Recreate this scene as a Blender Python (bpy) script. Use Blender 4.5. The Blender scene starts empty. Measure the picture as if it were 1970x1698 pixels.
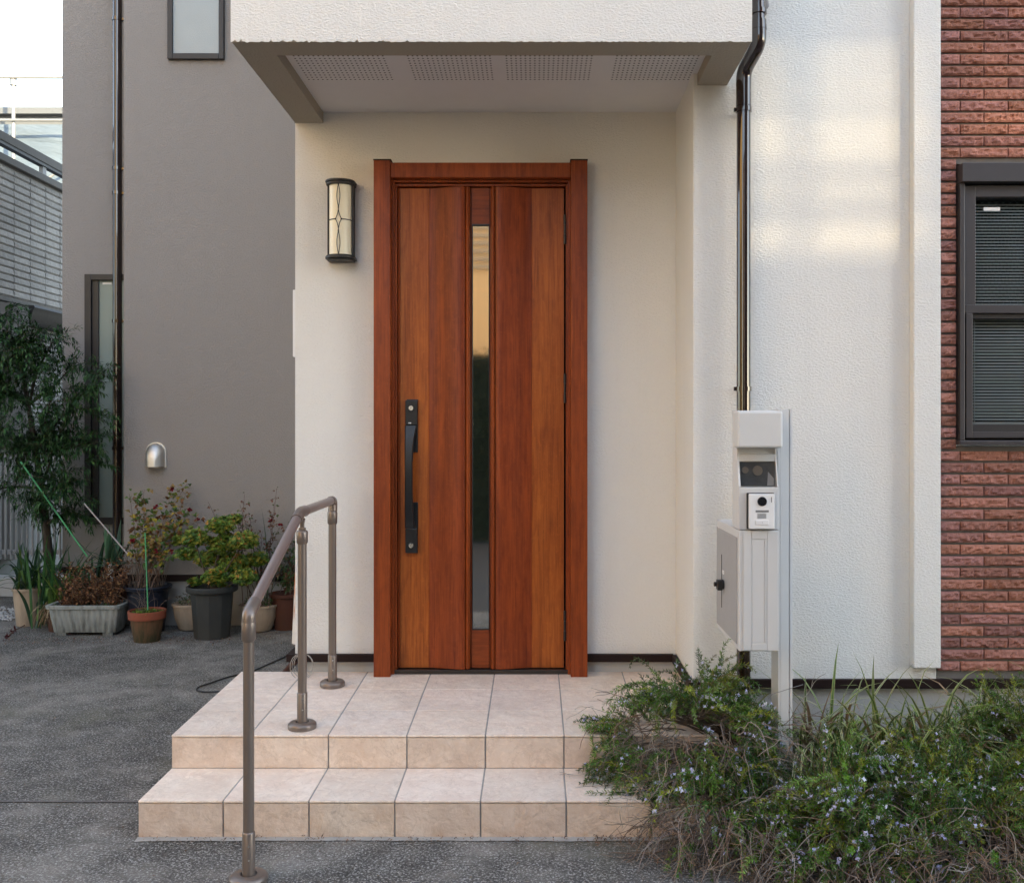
import bpy, bmesh, math, random
from mathutils import Vector, Matrix
R = math.radians
scene = bpy.context.scene
COL = scene.collection

# ---------------------------------------------------------------- camera
CZ = 1.439
cam_d = bpy.data.cameras.new("camera")
cam = bpy.data.objects.new("camera", cam_d)
COL.objects.link(cam)
cam.location = (0, 0, CZ)
cam.rotation_euler = (R(90), 0, 0)
cam_d.sensor_width = 36
cam_d.lens = 34.36
cam_d.shift_x = -0.0218
cam_d.shift_y = -0.0137
cam_d.clip_start = 0.05
cam_d.clip_end = 500
scene.camera = cam

# ---------------------------------------------------------------- world and sun
SUN_EL, SUN_AZ = 12.0, 40.0         # the sun stands low, behind the camera and well to the right
world = bpy.data.worlds.new("World")
scene.world = world
world.use_nodes = True
wn, wl = world.node_tree.nodes, world.node_tree.links
wn.clear()
sky = wn.new("ShaderNodeTexSky")
sky.sky_type = 'NISHITA'
sky.sun_disc = False
sky.sun_elevation = R(SUN_EL)
sky.sun_rotation = R(180 - SUN_AZ)
sky.air_density = 1.0
sky.dust_density = 0.7
sky.ozone_density = 2.0
hs = wn.new("ShaderNodeHueSaturation")
hs.inputs['Saturation'].default_value = 0.62
bg = wn.new("ShaderNodeBackground")
bg.inputs['Strength'].default_value = 0.15
wo = wn.new("ShaderNodeOutputWorld")
wl.new(sky.outputs[0], hs.inputs['Color'])
wl.new(hs.outputs[0], bg.inputs['Color'])
wl.new(bg.outputs[0], wo.inputs['Surface'])

sun_d = bpy.data.lights.new("sun", 'SUN')
sun_d.energy = 2.0
sun_d.angle = R(0.6)
sun_d.color = (1.0, 0.78, 0.46)
sun = bpy.data.objects.new("sun", sun_d)
COL.objects.link(sun)
sd = Vector((-math.sin(R(SUN_AZ)) * math.cos(R(SUN_EL)), math.cos(R(SUN_AZ)) * math.cos(R(SUN_EL)), -math.sin(R(SUN_EL))))
sun.rotation_euler = sd.to_track_quat('-Z', 'Y').to_euler()
sun.location = (2, -14, 8)

scene.view_settings.view_transform = 'Standard'
scene.view_settings.look = 'None'
scene.view_settings.exposure = 2.52
scene.view_settings.gamma = 1
scene.render.engine = 'CYCLES'
scene.cycles.use_denoising = True
scene.cycles.max_bounces = 8
scene.cycles.diffuse_bounces = 5

# ---------------------------------------------------------------- mesh helpers
ORG = {}

class MB:
    """collects faces and builds ONE mesh object"""
    def __init__(s):
        s.v = []; s.f = []; s.m = []; s.c = []; s.mi = 0; s.col = (1, 1, 1)
    def face(s, idx):
        s.f.append(idx); s.m.append(s.mi); s.c.append(s.col)
    def quad(s, *p):
        n = len(s.v); s.v.extend([tuple(q) for q in p]); s.face(tuple(range(n, n + len(p))))
    def box(s, x0, x1, y0, y1, z0, z1, top_in=0):
        n = len(s.v); t = top_in
        s.v += [(x0, y0, z0), (x1, y0, z0), (x1, y1, z0), (x0, y1, z0), (x0 + t, y0 + t, z1), (x1 - t, y0 + t, z1), (x1 - t, y1 - t, z1), (x0 + t, y1 - t, z1)]
        for q in ((3, 2, 1, 0), (4, 5, 6, 7), (0, 1, 5, 4), (1, 2, 6, 5), (2, 3, 7, 6), (3, 0, 4, 7)):
            s.face(tuple(n + i for i in q))
    def prism(s, poly, axis, a, b):
        """poly = list of 2-D points; axis 'z': (x,y), 'x': (y,z), 'y': (x,z)"""
        def P(p, h):
            return (p[0], p[1], h) if axis == 'z' else (h, p[0], p[1]) if axis == 'x' else (p[0], h, p[1])
        n = len(s.v); k = len(poly)
        s.v += [P(p, a) for p in poly] + [P(p, b) for p in poly]
        for i in range(k):
            j = (i + 1) % k
            s.face((n + i, n + j, n + k + j, n + k + i))
        s.face(tuple(n + i for i in range(k))[::-1]); s.face(tuple(n + k + i for i in range(k)))
    def tube(s, pts, r, n=8, cap=True, squash=1.0):
        pts = [Vector(p) for p in pts]
        rr = r if isinstance(r, (list, tuple)) else [r] * len(pts)
        base = len(s.v); prev = None
        for i, p in enumerate(pts):
            d = (pts[min(i + 1, len(pts) - 1)] - pts[max(i - 1, 0)])
            if d.length < 1e-9: d = Vector((0, 0, 1))
            d.normalize()
            if prev is None:
                a = d.orthogonal().normalized()
            else:
                a = (prev - d * prev.dot(d))
                a = a.normalized() if a.length > 1e-6 else d.orthogonal().normalized()
            prev = a; b = d.cross(a)
            for k in range(n):
                t = 2 * math.pi * k / n
                s.v.append(tuple(p + (a * math.cos(t) + b * math.sin(t) * squash) * rr[i]))
        for i in range(len(pts) - 1):
            for k in range(n):
                k2 = (k + 1) % n
                s.face((base + i * n + k, base + i * n + k2, base + (i + 1) * n + k2, base + (i + 1) * n + k))
        if cap:
            s.face(tuple(base + k for k in range(n))[::-1])
            e = base + (len(pts) - 1) * n
            s.face(tuple(e + k for k in range(n)))
    def lathe(s, prof, c, n=32, sides=None):
        """prof: (r, z) list, revolved about the vertical through c=(x,y,z)"""
        base = len(s.v)
        for r, z in prof:
            for k in range(n):
                t = 2 * math.pi * k / n
                q = r * (sides(t) if sides else 1)
                s.v.append((c[0] + q * math.cos(t), c[1] + q * math.sin(t), c[2] + z))
        for i in range(len(prof) - 1):
            for k in range(n):
                k2 = (k + 1) % n
                s.face((base + i * n + k, base + i * n + k2, base + (i + 1) * n + k2, base + (i + 1) * n + k))
        if prof[0][0] > 1e-4: s.face(tuple(base + k for k in range(n))[::-1])
        e = base + (len(prof) - 1) * n
        if prof[-1][0] > 1e-4: s.face(tuple(e + k for k in range(n)))
    def grid(s, fn, nu, nv):
        base = len(s.v)
        for j in range(nv + 1):
            for i in range(nu + 1):
                s.v.append(tuple(fn(i / nu, j / nv)))
        for j in range(nv):
            for i in range(nu):
                a = base + j * (nu + 1) + i
                s.face((a, a + 1, a + nu + 2, a + nu + 1))
    def build(s, name, mats, parent=None, smooth=False, bevel=0, seg=2, angle=40, recalc=False):
        if not isinstance(mats, (list, tuple)): mats = [mats]
        o3 = ORG.get(parent.name, (0, 0, 0)) if parent else (0, 0, 0)
        me = bpy.data.meshes.new(name)
        me.from_pydata([(v[0] - o3[0], v[1] - o3[1], v[2] - o3[2]) for v in s.v], [], s.f)
        for m in mats: me.materials.append(m)
        me.polygons.foreach_set("material_index", s.m)
        if any("tinted" in m for m in mats):
            at = me.color_attributes.new("tint", 'FLOAT_COLOR', 'CORNER')
            buf = []
            for f, c in zip(s.f, s.c): buf += [c[0], c[1], c[2], 1.0] * len(f)
            at.data.foreach_set("color", buf)
        me.validate(); me.update()
        if recalc:
            b = bmesh.new(); b.from_mesh(me); bmesh.ops.recalc_face_normals(b, faces=b.faces); b.to_mesh(me); b.free()
        if smooth:
            me.polygons.foreach_set("use_smooth", [True] * len(me.polygons))
            if angle < 180: me.set_sharp_from_angle(angle=R(angle))
        o = bpy.data.objects.new(name, me)
        COL.objects.link(o)
        if parent: o.parent = parent
        ORG[o.name] = o3
        if bevel:
            b = o.modifiers.new("bevel", 'BEVEL'); b.width = bevel; b.segments = seg; b.limit_method = 'ANGLE'; b.angle_limit = R(35)
            b.harden_normals = False
        return o

def tag(o, label=None, cat=None, group=None, kind=None):
    if label: o["label"] = label
    if cat: o["category"] = cat
    if group: o["group"] = group
    if kind: o["kind"] = kind
    return o

def thing(name, loc, label, cat, group=None):
    o = bpy.data.objects.new(name, None)
    COL.objects.link(o); o.location = loc; o.empty_display_size = 0.05
    ORG[o.name] = tuple(loc)
    return tag(o, label, cat, group)

def box_obj(name, mat, parent, *b, bevel=0.0):
    m = MB(); m.box(*b); return m.build(name, mat, parent, bevel=bevel)

def copy_tree(root, loc):
    c = root.copy(); COL.objects.link(c); c.location = loc
    for ch in root.children:
        d = ch.copy(); COL.objects.link(d); d.parent = c
        for g in ch.children:
            e = g.copy(); COL.objects.link(e); e.parent = d
    return c

# ---------------------------------------------------------------- materials
class NT:
    def __init__(s, name):
        s.mat = bpy.data.materials.new(name); s.mat.use_nodes = True
        s.n = s.mat.node_tree.nodes; s.l = s.mat.node_tree.links
        s.n.clear()
        s.out = s.n.new("ShaderNodeOutputMaterial")
        s.p = s.n.new("ShaderNodeBsdfPrincipled")
        s.l.new(s.p.outputs[0], s.out.inputs['Surface'])
        s.tc = s.n.new("ShaderNodeTexCoord")
    def inp(s, sock, v):
        if isinstance(v, bpy.types.NodeSocket): s.l.new(v, sock)
        elif isinstance(v, tuple) and len(v) == 3 and sock.type == 'RGBA': sock.default_value = (*v, 1)
        else: sock.default_value = v
    def mapping(s, scale=(1, 1, 1), rot=(0, 0, 0), src=None, loc=(0, 0, 0)):
        m = s.n.new("ShaderNodeMapping"); m.inputs['Scale'].default_value = scale; m.inputs['Rotation'].default_value = rot; m.inputs['Location'].default_value = loc
        s.l.new(src or s.tc.outputs['Object'], m.inputs[0]); return m.outputs[0]
    def noise(s, scale=5, detail=4, rough=0.5, vec=None, dist=0, out='Fac'):
        t = s.n.new("ShaderNodeTexNoise"); t.inputs['Scale'].default_value = scale; t.inputs['Detail'].default_value = detail
        t.inputs['Roughness'].default_value = rough; t.inputs['Distortion'].default_value = dist
        s.l.new(vec or s.tc.outputs['Object'], t.inputs['Vector']); return t.outputs[out]
    def voro(s, scale=5, vec=None, feature='F1', out='Distance', rnd=1.0):
        t = s.n.new("ShaderNodeTexVoronoi"); t.feature = feature; t.inputs['Scale'].default_value = scale; t.inputs['Randomness'].default_value = rnd
        s.l.new(vec or s.tc.outputs['Object'], t.inputs['Vector']); return t.outputs[out]
    def ramp(s, fac, stops, interp='LINEAR'):
        r = s.n.new("ShaderNodeValToRGB"); r.color_ramp.interpolation = interp
        while len(r.color_ramp.elements) < len(stops): r.color_ramp.elements.new(0.5)
        for e, (p, c) in zip(r.color_ramp.elements, stops):
            e.position = p; e.color = (c, c, c, 1) if isinstance(c, (int, float)) else (*c, 1)
        s.inp(r.inputs[0], fac); return r.outputs[0]
    def mix(s, a, b, fac=0.5, mode='MIX'):
        m = s.n.new("ShaderNodeMix"); m.data_type = 'RGBA'; m.blend_type = mode
        s.inp(m.inputs[0], fac); s.inp(m.inputs[6], a); s.inp(m.inputs[7], b); return m.outputs[2]
    def math(s, op, a, b=0.0, clamp=False):
        m = s.n.new("ShaderNodeMath"); m.operation = op; m.use_clamp = clamp
        s.inp(m.inputs[0], a); s.inp(m.inputs[1], b); return m.outputs[0]
    def bump(s, h, dist=0.002, strength=1.0, normal=None):
        b = s.n.new("ShaderNodeBump"); b.inputs['Distance'].default_value = dist; b.inputs['Strength'].default_value = strength
        s.l.new(h, b.inputs['Height'])
        if normal: s.l.new(normal, b.inputs['Normal'])
        s.l.new(b.outputs[0], s.p.inputs['Normal']); return b.outputs[0]
    def tint(s):
        s.mat["tinted"] = 1
        a = s.n.new("ShaderNodeAttribute"); a.attribute_name = "tint"; return a.outputs['Color']
    def sep(s):
        x = s.n.new("ShaderNodeSeparateXYZ"); s.l.new(s.tc.outputs['Object'], x.inputs[0]); return x.outputs
    def set(s, **k):
        names = dict(color='Base Color', rough='Roughness', metal='Metallic', spec='Specular IOR Level', coat='Coat Weight', coatr='Coat Roughness', trans='Transmission Weight', ior='IOR', alpha='Alpha', sub='Subsurface Weight', aniso='Anisotropic')
        for a, v in k.items(): s.inp(s.p.inputs[names[a]], v)
        return s.mat

def simple(name, color, rough=0.5, metal=0.0, var=0.12, vscale=12, bump=0.0, bscale=200, spec=0.5, coat=0.0, rvar=0.16):
    t = NT(name)
    f = t.noise(vscale, 5, 0.6)
    c = t.mix(tuple(x * (1 - var) for x in color), tuple(min(1, x * (1 + var)) for x in color), f)
    t.set(color=c, metal=metal, spec=spec, coat=coat)
    rv = t.math('ADD', t.math('MULTIPLY', t.noise(vscale * 3, 3), rvar), rough - rvar / 2)
    t.set(rough=rv)
    if bump: t.bump(t.noise(bscale, 3), bump)
    return t.mat

def stucco(name, color, var=0.05, dist=0.0016, sc=1.0):
    t = NT(name)
    # trowelled spray render: short raised flecks drawn out sideways over fine grain
    v1 = t.mapping((85 * sc, 85 * sc, 150 * sc))
    n1 = t.noise(1.0, 3, 0.6, v1, 0.35)
    v2 = t.mapping((150 * sc, 150 * sc, 190 * sc))
    n2 = t.noise(1.0, 3, 0.6, v2)
    h = t.math('ADD', t.ramp(n1, [(0.44, 0.0), (0.60, 0.8), (0.70, 1.0)]), t.math('MULTIPLY', n2, 0.55))
    big = t.noise(1.3, 4, 0.55)
    st = t.noise(1.0, 5, 0.6, t.mapping((9, 9, 0.7)))      # faint rain streaks
    c = t.mix(tuple(x * (1 - var) for x in color), color, big)
    c = t.mix(c, tuple(x * 0.88 for x in color), t.math('MULTIPLY', t.ramp(st, [(0.52, 0.0), (0.8, 1.0)]), 0.35))
    t.set(color=c, rough=0.9, spec=0.25)
    t.bump(h, dist)
    return t.mat

M = {}
M['white_stucco'] = stucco("white stucco", (0.79, 0.785, 0.755))
M['shaded_stucco'] = stucco("shade darkened stucco", (0.42, 0.38, 0.31))  # white stucco darkened, the canopy's shade put into its colour
M['grey_stucco'] = stucco("taupe grey stucco", (0.31, 0.285, 0.27), 0.10, 0.0022, 0.9)
M['soffit'] = simple("soffit board", (0.74, 0.73, 0.73), 0.7, var=0.03)
M['dark_hole'] = simple("hole black", (0.012, 0.011, 0.01), 0.9)
M['drip'] = simple("brown drip flashing", (0.020, 0.011, 0.010), 0.6, var=0.2, spec=0.15)
M['foundation'] = simple("mortar foundation", (0.46, 0.455, 0.44), 0.9, var=0.15, vscale=7, bump=0.0012)
M['brown_pipe'] = simple("dark brown pvc", (0.020, 0.009, 0.007), 0.13, var=0.15, vscale=5, coat=1.0)
M['black_metal'] = simple("black metal", (0.014, 0.014, 0.015), 0.42, var=0.3)
M['handle_black'] = simple("handle black", (0.018, 0.019, 0.021), 0.34, var=0.3, metal=0.3)
M['frame_dark'] = simple("dark bronze aluminium", (0.060, 0.054, 0.056), 0.42, var=0.12, metal=0.25)
M['frame_darker'] = simple("dark bronze inner", (0.024, 0.021, 0.021), 0.5, var=0.2)  # deeper bronze colour for liners, window frames and the gutter
M['chrome'] = simple("brushed steel lock", (0.75, 0.75, 0.72), 0.28, metal=1.0, var=0.05)
M['post_white'] = simple("silver white post paint", (0.66, 0.66, 0.655), 0.42, var=0.05, vscale=4, metal=0.15)
M['post_side'] = M['post_white']
M['intercom_white'] = simple("intercom white", (0.78, 0.78, 0.78), 0.35, var=0.03)
M['grey_dark_plastic'] = simple("grey plastic", (0.20, 0.20, 0.20), 0.5)
M['bronze'] = simple("bronze powder coat", (0.215, 0.175, 0.150), 0.36, var=0.04, metal=0.55, rvar=0.03)
M['bronze_rail'] = simple("bronze rail sleeve", (0.26, 0.205, 0.185), 0.32, var=0.03, metal=0.45, rvar=0.03)
M['steel_vent'] = simple("satin stainless steel", (0.60, 0.59, 0.57), 0.46, metal=1.0, var=0.03, rvar=0.04)
M['lamp_iron'] = simple("cast black iron", (0.020, 0.020, 0.021), 0.5, var=0.3)
M['lamp_shade'] = simple("cream acrylic", (0.86, 0.80, 0.62), 0.35, var=0.02)
M['cream_paint'] = None
M['stake_green'] = simple("green plastic stake", (0.06, 0.30, 0.12), 0.45, var=0.15)
M['stake_grey'] = simple("grey stake", (0.36, 0.33, 0.33), 0.6)
M['rust_board'] = None

# wood grain
def wood(name, lo, hi, streak, horiz=False, red=0.0):
    t = NT(name)
    sc = (1.3, 20, 20) if horiz else (20, 20, 1.3)
    v = t.mapping(sc)
    n1 = t.noise(1.0, 7, 0.68, v, 0.5)
    fine = t.noise(1.0, 4, 0.7, t.mapping((4, 150, 150) if horiz else (150, 150, 4)))
    cur = t.noise(1.0, 3, 0.5, t.mapping((9, 34, 34) if horiz else (34, 34, 9)), 0.6)     # broken curl across the grain
    spk = t.noise(1.0, 4, 0.65, t.mapping((55, 60, 60) if horiz else (60, 60, 55)))
    c = t.mix(lo, hi, t.ramp(n1, [(0.32, 0.0), (0.68, 1.0)]))
    c = t.mix(c, streak, t.math('MULTIPLY', t.ramp(cur, [(0.48, 0.0), (0.72, 1.0)]), 0.40))
    c = t.mix(c, tuple(x * 0.55 for x in streak), t.math('MULTIPLY', t.ramp(fine, [(0.46, 0.0), (0.70, 1.0)]), 0.50))
    c = t.mix(c, tuple(min(1, x * 1.35) for x in hi), t.math('MULTIPLY', t.ramp(spk, [(0.55, 0.0), (0.72, 1.0)]), 0.22))
    t.set(color=c, spec=0.28)
    t.set(rough=t.math('ADD', t.math('MULTIPLY', fine, 0.22), 0.30))
    t.bump(fine, 0.0004)
    return t.mat
M['wood_light'] = wood("orange brown wood", (0.2500, 0.0570, 0.0095), (0.4400, 0.1220, 0.0200), (0.1700, 0.0324, 0.0067))
M['wood_red'] = wood("red brown wood", (0.1650, 0.0288, 0.0071), (0.3100, 0.0612, 0.0128), (0.1050, 0.0153, 0.0053))
M['wood_frame'] = wood("frame wood", (0.1850, 0.0342, 0.0079), (0.3300, 0.0702, 0.0135), (0.1250, 0.0198, 0.0060))
M['wood_cross'] = wood("cross grain wood", (0.1850, 0.0360, 0.0083), (0.3000, 0.0648, 0.0135), (0.1250, 0.0198, 0.0060), True)

# tiles: each tile its own tint, soft clouded limestone print, riven relief
def tiles(name, base, warm):
    t = NT(name)
    n1 = t.noise(9, 7, 0.7, None, 0.15)
    n2 = t.noise(34, 5, 0.65, None, 0.1)
    c = t.mix(base, warm, t.ramp(n1, [(0.36, 0.0), (0.66, 1.0)]))
    c = t.mix(c, tuple(min(1, x * 1.16) for x in base), t.math('MULTIPLY', t.ramp(n2, [(0.50, 0.0), (0.66, 1.0)]), 0.5))
    vein = t.math('ABSOLUTE', t.math('SUBTRACT', t.noise(6, 6, 0.65, None, 0.5), 0.5))
    c = t.mix(c, tuple(x * 0.68 for x in warm), t.math('MULTIPLY', t.ramp(vein, [(0.0, 1.0), (0.018, 0.0)]), 0.35))
    spots = t.noise(130, 2, 0.5)
    c = t.mix(c, (0.16, 0.12, 0.10), t.math('MULTIPLY', t.ramp(spots, [(0.70, 0.0), (0.78, 1.0)]), 0.35))
    dirt = t.noise(3.2, 5, 0.65)
    c = t.mix(c, tuple(x * 0.72 for x in warm), t.math('MULTIPLY', t.ramp(dirt, [(0.50, 0.0), (0.72, 1.0)]), 0.42))
    # water stains rising from the bottom courses, brownish
    z = t.sep()[2]
    low = t.math('MULTIPLY', t.ramp(z, [(0.0, 1.0), (0.055, 0.0)]), t.ramp(t.noise(11, 5, 0.6), [(0.42, 0.0), (0.66, 1.0)]))
    c = t.mix(c, (0.34, 0.20, 0.12), t.math('MULTIPLY', low, 0.6))
    c = t.mix(c, t.tint(), 1.0, 'MULTIPLY')
    t.set(color=c, rough=0.62, spec=0.3)
    hh = t.math('ADD', t.noise(12, 6, 0.6, None, 0.3), t.math('MULTIPLY', t.noise(60, 3, 0.5), 0.15))
    t.bump(hh, 0.012)
    return t.mat
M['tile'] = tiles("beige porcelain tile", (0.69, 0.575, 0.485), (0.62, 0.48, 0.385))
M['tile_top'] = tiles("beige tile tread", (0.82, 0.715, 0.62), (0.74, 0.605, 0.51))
M['grout'] = simple("grey grout", (0.20, 0.19, 0.18), 0.9, var=0.35, vscale=20)
M['grout_light'] = simple("light grey grout", (0.33, 0.325, 0.31), 0.9, var=0.3, vscale=20)

# worn asphalt-like concrete
def tarmac():
    t = NT("worn grey tarmac")
    big = t.noise(1.15, 6, 0.62, None, 0.6)
    mid = t.noise(5.5, 6, 0.68, None, 0.3)
    f = t.noise(105, 5, 0.78)
    f2 = t.noise(260, 2, 0.6)
    st = t.voro(210, None, 'F1', 'Color')
    c = t.ramp(t.math('ADD', t.math('MULTIPLY', big, 0.6), t.math('MULTIPLY', mid, 0.4)), [(0.40, (0.048, 0.045, 0.041)), (0.50, (0.105, 0.098, 0.089)), (0.61, (0.225, 0.21, 0.188))])
    c = t.mix(c, (0.50, 0.485, 0.45), t.math('MULTIPLY', t.ramp(f, [(0.50, 0.0), (0.60, 1.0)]), t.ramp(t.noise(9, 5, 0.7), [(0.30, 0.25), (0.68, 1.0)])))
    c = t.mix(c, (0.025, 0.025, 0.026), t.math('MULTIPLY', t.ramp(f2, [(0.28, 1.0), (0.46, 0.0)]), 0.55))
    sv = t.n.new("ShaderNodeSeparateColor"); t.l.new(st, sv.inputs[0])
    c = t.mix(c, (0.60, 0.59, 0.57), t.math('MULTIPLY', t.ramp(sv.outputs[0], [(0.93, 0.0), (0.96, 1.0)]), 0.55))
    moss = t.ramp(t.noise(1.6, 4, 0.6, t.mapping((1, 1, 1), loc=(7, 3, 0))), [(0.55, 0.0), (0.72, 1.0)])
    c = t.mix(c, (0.17, 0.165, 0.12), t.math('MULTIPLY', moss, 0.45))
    t.set(color=c, rough=0.93, spec=0.2)
    t.bump(t.math('ADD', f, t.math('MULTIPLY', f2, 0.6)), 0.004)
    return t.mat
M['tarmac'] = tarmac()

def soil_mat():
    t = NT("dry brown soil")
    c = t.mix((0.014, 0.010, 0.008), (0.055, 0.040, 0.030), t.noise(35, 6, 0.7))
    t.set(color=c, rough=0.95); t.bump(t.noise(60, 5, 0.7), 0.02); return t.mat
M['soil'] = soil_mat()

def brick_mat():
    t = NT("split face brick")
    n = t.noise(55, 5, 0.65, t.mapping((0.6, 1, 1.4)))
    c = t.mix((0.225, 0.100, 0.076), (0.46, 0.225, 0.170), n)
    c = t.mix(c, t.tint(), 1.0, 'MULTIPLY')
    t.set(color=c, rough=0.85, spec=0.25)
    t.bump(t.math('ADD', t.noise(150, 4, 0.6), t.math('MULTIPLY', t.noise(45, 3), 1.2)), 0.004)
    return t.mat
M['brick'] = brick_mat()
M['mortar'] = simple("dark grey mortar", (0.135, 0.125, 0.118), 0.9, var=0.25, vscale=30)

def siding_mat():
    t = NT("grey relief siding")
    n = t.noise(28, 4, 0.6)
    c = t.mix((0.29, 0.275, 0.255), (0.47, 0.45, 0.42), n)
    c = t.mix(c, t.tint(), 1.0, 'MULTIPLY')
    t.set(color=c, rough=0.8); t.bump(n, 0.006); return t.mat
M['siding'] = siding_mat()
M['coping'] = simple("grey coping metal", (0.17, 0.165, 0.155), 0.7, var=0.1, spec=0.15)
M['louver_grey'] = simple("grey ribbed siding", (0.24, 0.24, 0.235), 0.7, var=0.15)
M['bar_white'] = simple("pale fence bars", (0.30, 0.30, 0.30), 0.5)
M['scaffold'] = simple("galvanised scaffold tube", (0.30, 0.31, 0.31), 0.5, metal=0.3)
def sheet_mat():
    t = NT("pale blue scaffold sheet")
    n = t.noise(1.0, 4, 0.55, t.mapping((0.5, 0.5, 1.7)), 0.4)
    t.set(color=t.mix((0.105, 0.145, 0.185), (0.165, 0.215, 0.27), n), rough=0.7); t.bump(n, 0.15); return t.mat
M['sheet'] = sheet_mat()

def glass_mat(name, base, rough=0.04, spec=1.0, pattern=0.0):
    t = NT(name)
    n = t.noise(3.0, 4, 0.6)
    t.set(color=t.mix(tuple(x * 0.8 for x in base), base, n), rough=rough, spec=spec, coat=0.25, coatr=rough)
    if pattern: t.bump(t.noise(160, 2, 0.5), pattern)
    return t.mat
M['frosted'] = glass_mat("frosted glass", (0.36, 0.40, 0.41), 0.42, 0.6, 0.0015)
M['frosted_green'] = glass_mat("green frosted glass", (0.24, 0.29, 0.26), 0.45, 0.5, 0.0015)
def mirror_glass():
    t = NT("half mirror door glass")
    n = t.noise(120, 2)
    t.set(color=t.mix((0.90, 0.86, 0.78), (0.94, 0.90, 0.82), n), metal=1.0, rough=0.04)
    d = t.n.new("ShaderNodeBsdfDiffuse"); d.inputs[0].default_value = (0.010, 0.011, 0.010, 1)
    mx = t.n.new("ShaderNodeMixShader"); mx.inputs[0].default_value = 0.78
    t.l.new(d.outputs[0], mx.inputs[1]); t.l.new(t.p.outputs[0], mx.inputs[2]); t.l.new(mx.outputs[0], t.out.inputs['Surface'])
    return t.mat
M['door_glass'] = mirror_glass()
def clear_glass(name, tint=(0.85, 0.9, 0.88), ior=1.5, add=0.0):
    t = NT(name)
    tr = t.n.new("ShaderNodeBsdfTransparent"); tr.inputs[0].default_value = (*tint, 1)
    gl = t.n.new("ShaderNodeBsdfGlossy"); gl.inputs['Roughness'].default_value = 0.03
    fr = t.n.new("ShaderNodeFresnel"); fr.inputs[0].default_value = ior
    mx = t.n.new("ShaderNodeMixShader")
    t.l.new(t.math('ADD', fr.outputs[0], add), mx.inputs[0]); t.l.new(tr.outputs[0], mx.inputs[1]); t.l.new(gl.outputs[0], mx.inputs[2]); t.l.new(mx.outputs[0], t.out.inputs['Surface'])
    return t.mat
M['pane'] = clear_glass("window glass", (0.93, 0.95, 0.94))
M['pane_cover'] = clear_glass("smoked cover", (0.65, 0.65, 0.65), 1.30, 0.03)
M['blind'] = simple("blind slat", (0.78, 0.79, 0.78), 0.5)
M['sticker'] = simple("white sticker", (0.75, 0.75, 0.74), 0.6, var=0.03)
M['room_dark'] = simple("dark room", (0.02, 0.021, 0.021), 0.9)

def leafm(name, color, rough=0.45, trans=0.12):
    t = NT(name)
    n = t.noise(40, 3)
    c = t.mix(tuple(x * 0.75 for x in color), tuple(min(1, x * 1.2) for x in color), n)
    c = t.mix(c, t.tint(), 1.0, 'MULTIPLY')
    t.set(color=c, rough=rough, spec=0.35)
    tl = t.n.new("ShaderNodeBsdfTranslucent"); t.l.new(c, tl.inputs[0])
    mx = t.n.new("ShaderNodeMixShader"); mx.inputs[0].default_value = trans
    t.l.new(t.p.outputs[0], mx.inputs[1]); t.l.new(tl.outputs[0], mx.inputs[2]); t.l.new(mx.outputs[0], t.out.inputs['Surface'])
    return t.mat
M['leaf'] = leafm("leaf", (1.0, 1.0, 1.0))
M['leaf_gloss'] = leafm("glossy leaf", (1.0, 1.0, 1.0), 0.5)
M['petal'] = leafm("petal", (1.0, 1.0, 1.0), 0.6, 0.25)
M['twig'] = leafm("twig", (1.0, 1.0, 1.0), 0.8, 0.0)

def pot_mat(name, color, dirt, rough=0.7, amt=0.5):
    t = NT(name)
    n = t.noise(14, 6, 0.65)
    st = t.noise(1.0, 5, 0.65, t.mapping((38, 38, 5)))
    c = t.mix(color, tuple(x * 0.8 for x in color), n)
    z = t.sep()[2]
    low = t.ramp(t.math('ADD', z, t.math('MULTIPLY', n, 0.1)), [(0.06, 1.0), (0.20, 0.0)])
    c = t.mix(c, dirt, t.math('MULTIPLY', t.math('ADD', t.math('MULTIPLY', t.ramp(st, [(0.45, 0.0), (0.7, 1.0)]), 0.7), t.math('MULTIPLY', low, 0.7), True), amt))
    t.set(color=c, rough=rough, spec=0.3); t.bump(n, 0.001); return t.mat
M['pot_grey'] = pot_mat("weathered grey planter", (0.34, 0.36, 0.345), (0.05, 0.05, 0.045), 0.75, 0.75)
M['pot_terra'] = pot_mat("terracotta rim", (0.27, 0.075, 0.04), (0.15, 0.06, 0.04), 0.75, 0.3)
M['pot_terra_mossy'] = pot_mat("mossy terracotta", (0.17, 0.085, 0.045), (0.045, 0.045, 0.022), 0.85, 0.9)
M['pot_beige'] = pot_mat("beige plastic pot", (0.44, 0.345, 0.255), (0.15, 0.11, 0.08), 0.55, 0.45)
M['pot_black'] = pot_mat("black plastic pot", (0.042, 0.045, 0.045), (0.07, 0.068, 0.06), 0.5, 0.4)
M['pot_navy'] = pot_mat("navy plastic pot", (0.016, 0.020, 0.034), (0.03, 0.03, 0.03), 0.4, 0.3)
M['pot_brown'] = pot_mat("brown plastic pot", (0.10, 0.035, 0.022), (0.05, 0.03, 0.02), 0.55, 0.4)
M['gravel_white'] = simple("white pebble", (0.50, 0.51, 0.52), 0.7, var=0.3, vscale=30)
M['straw'] = leafm("straw", (1, 1, 1), 0.8, 0.0)
# ================================================================ THE SETTING
rnd = random.Random(7)
F = 1880.0
def WX(px, d): return (px - 1028) * d / F
def WZ(py, d): return CZ + (822 - py) * d / F

g = MB(); g.quad((-70, -60, 0), (70, -60, 0), (70, 90, 0), (-70, 90, 0))
gr = g.build("ground", M['tarmac']); tag(gr, kind="structure")
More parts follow.
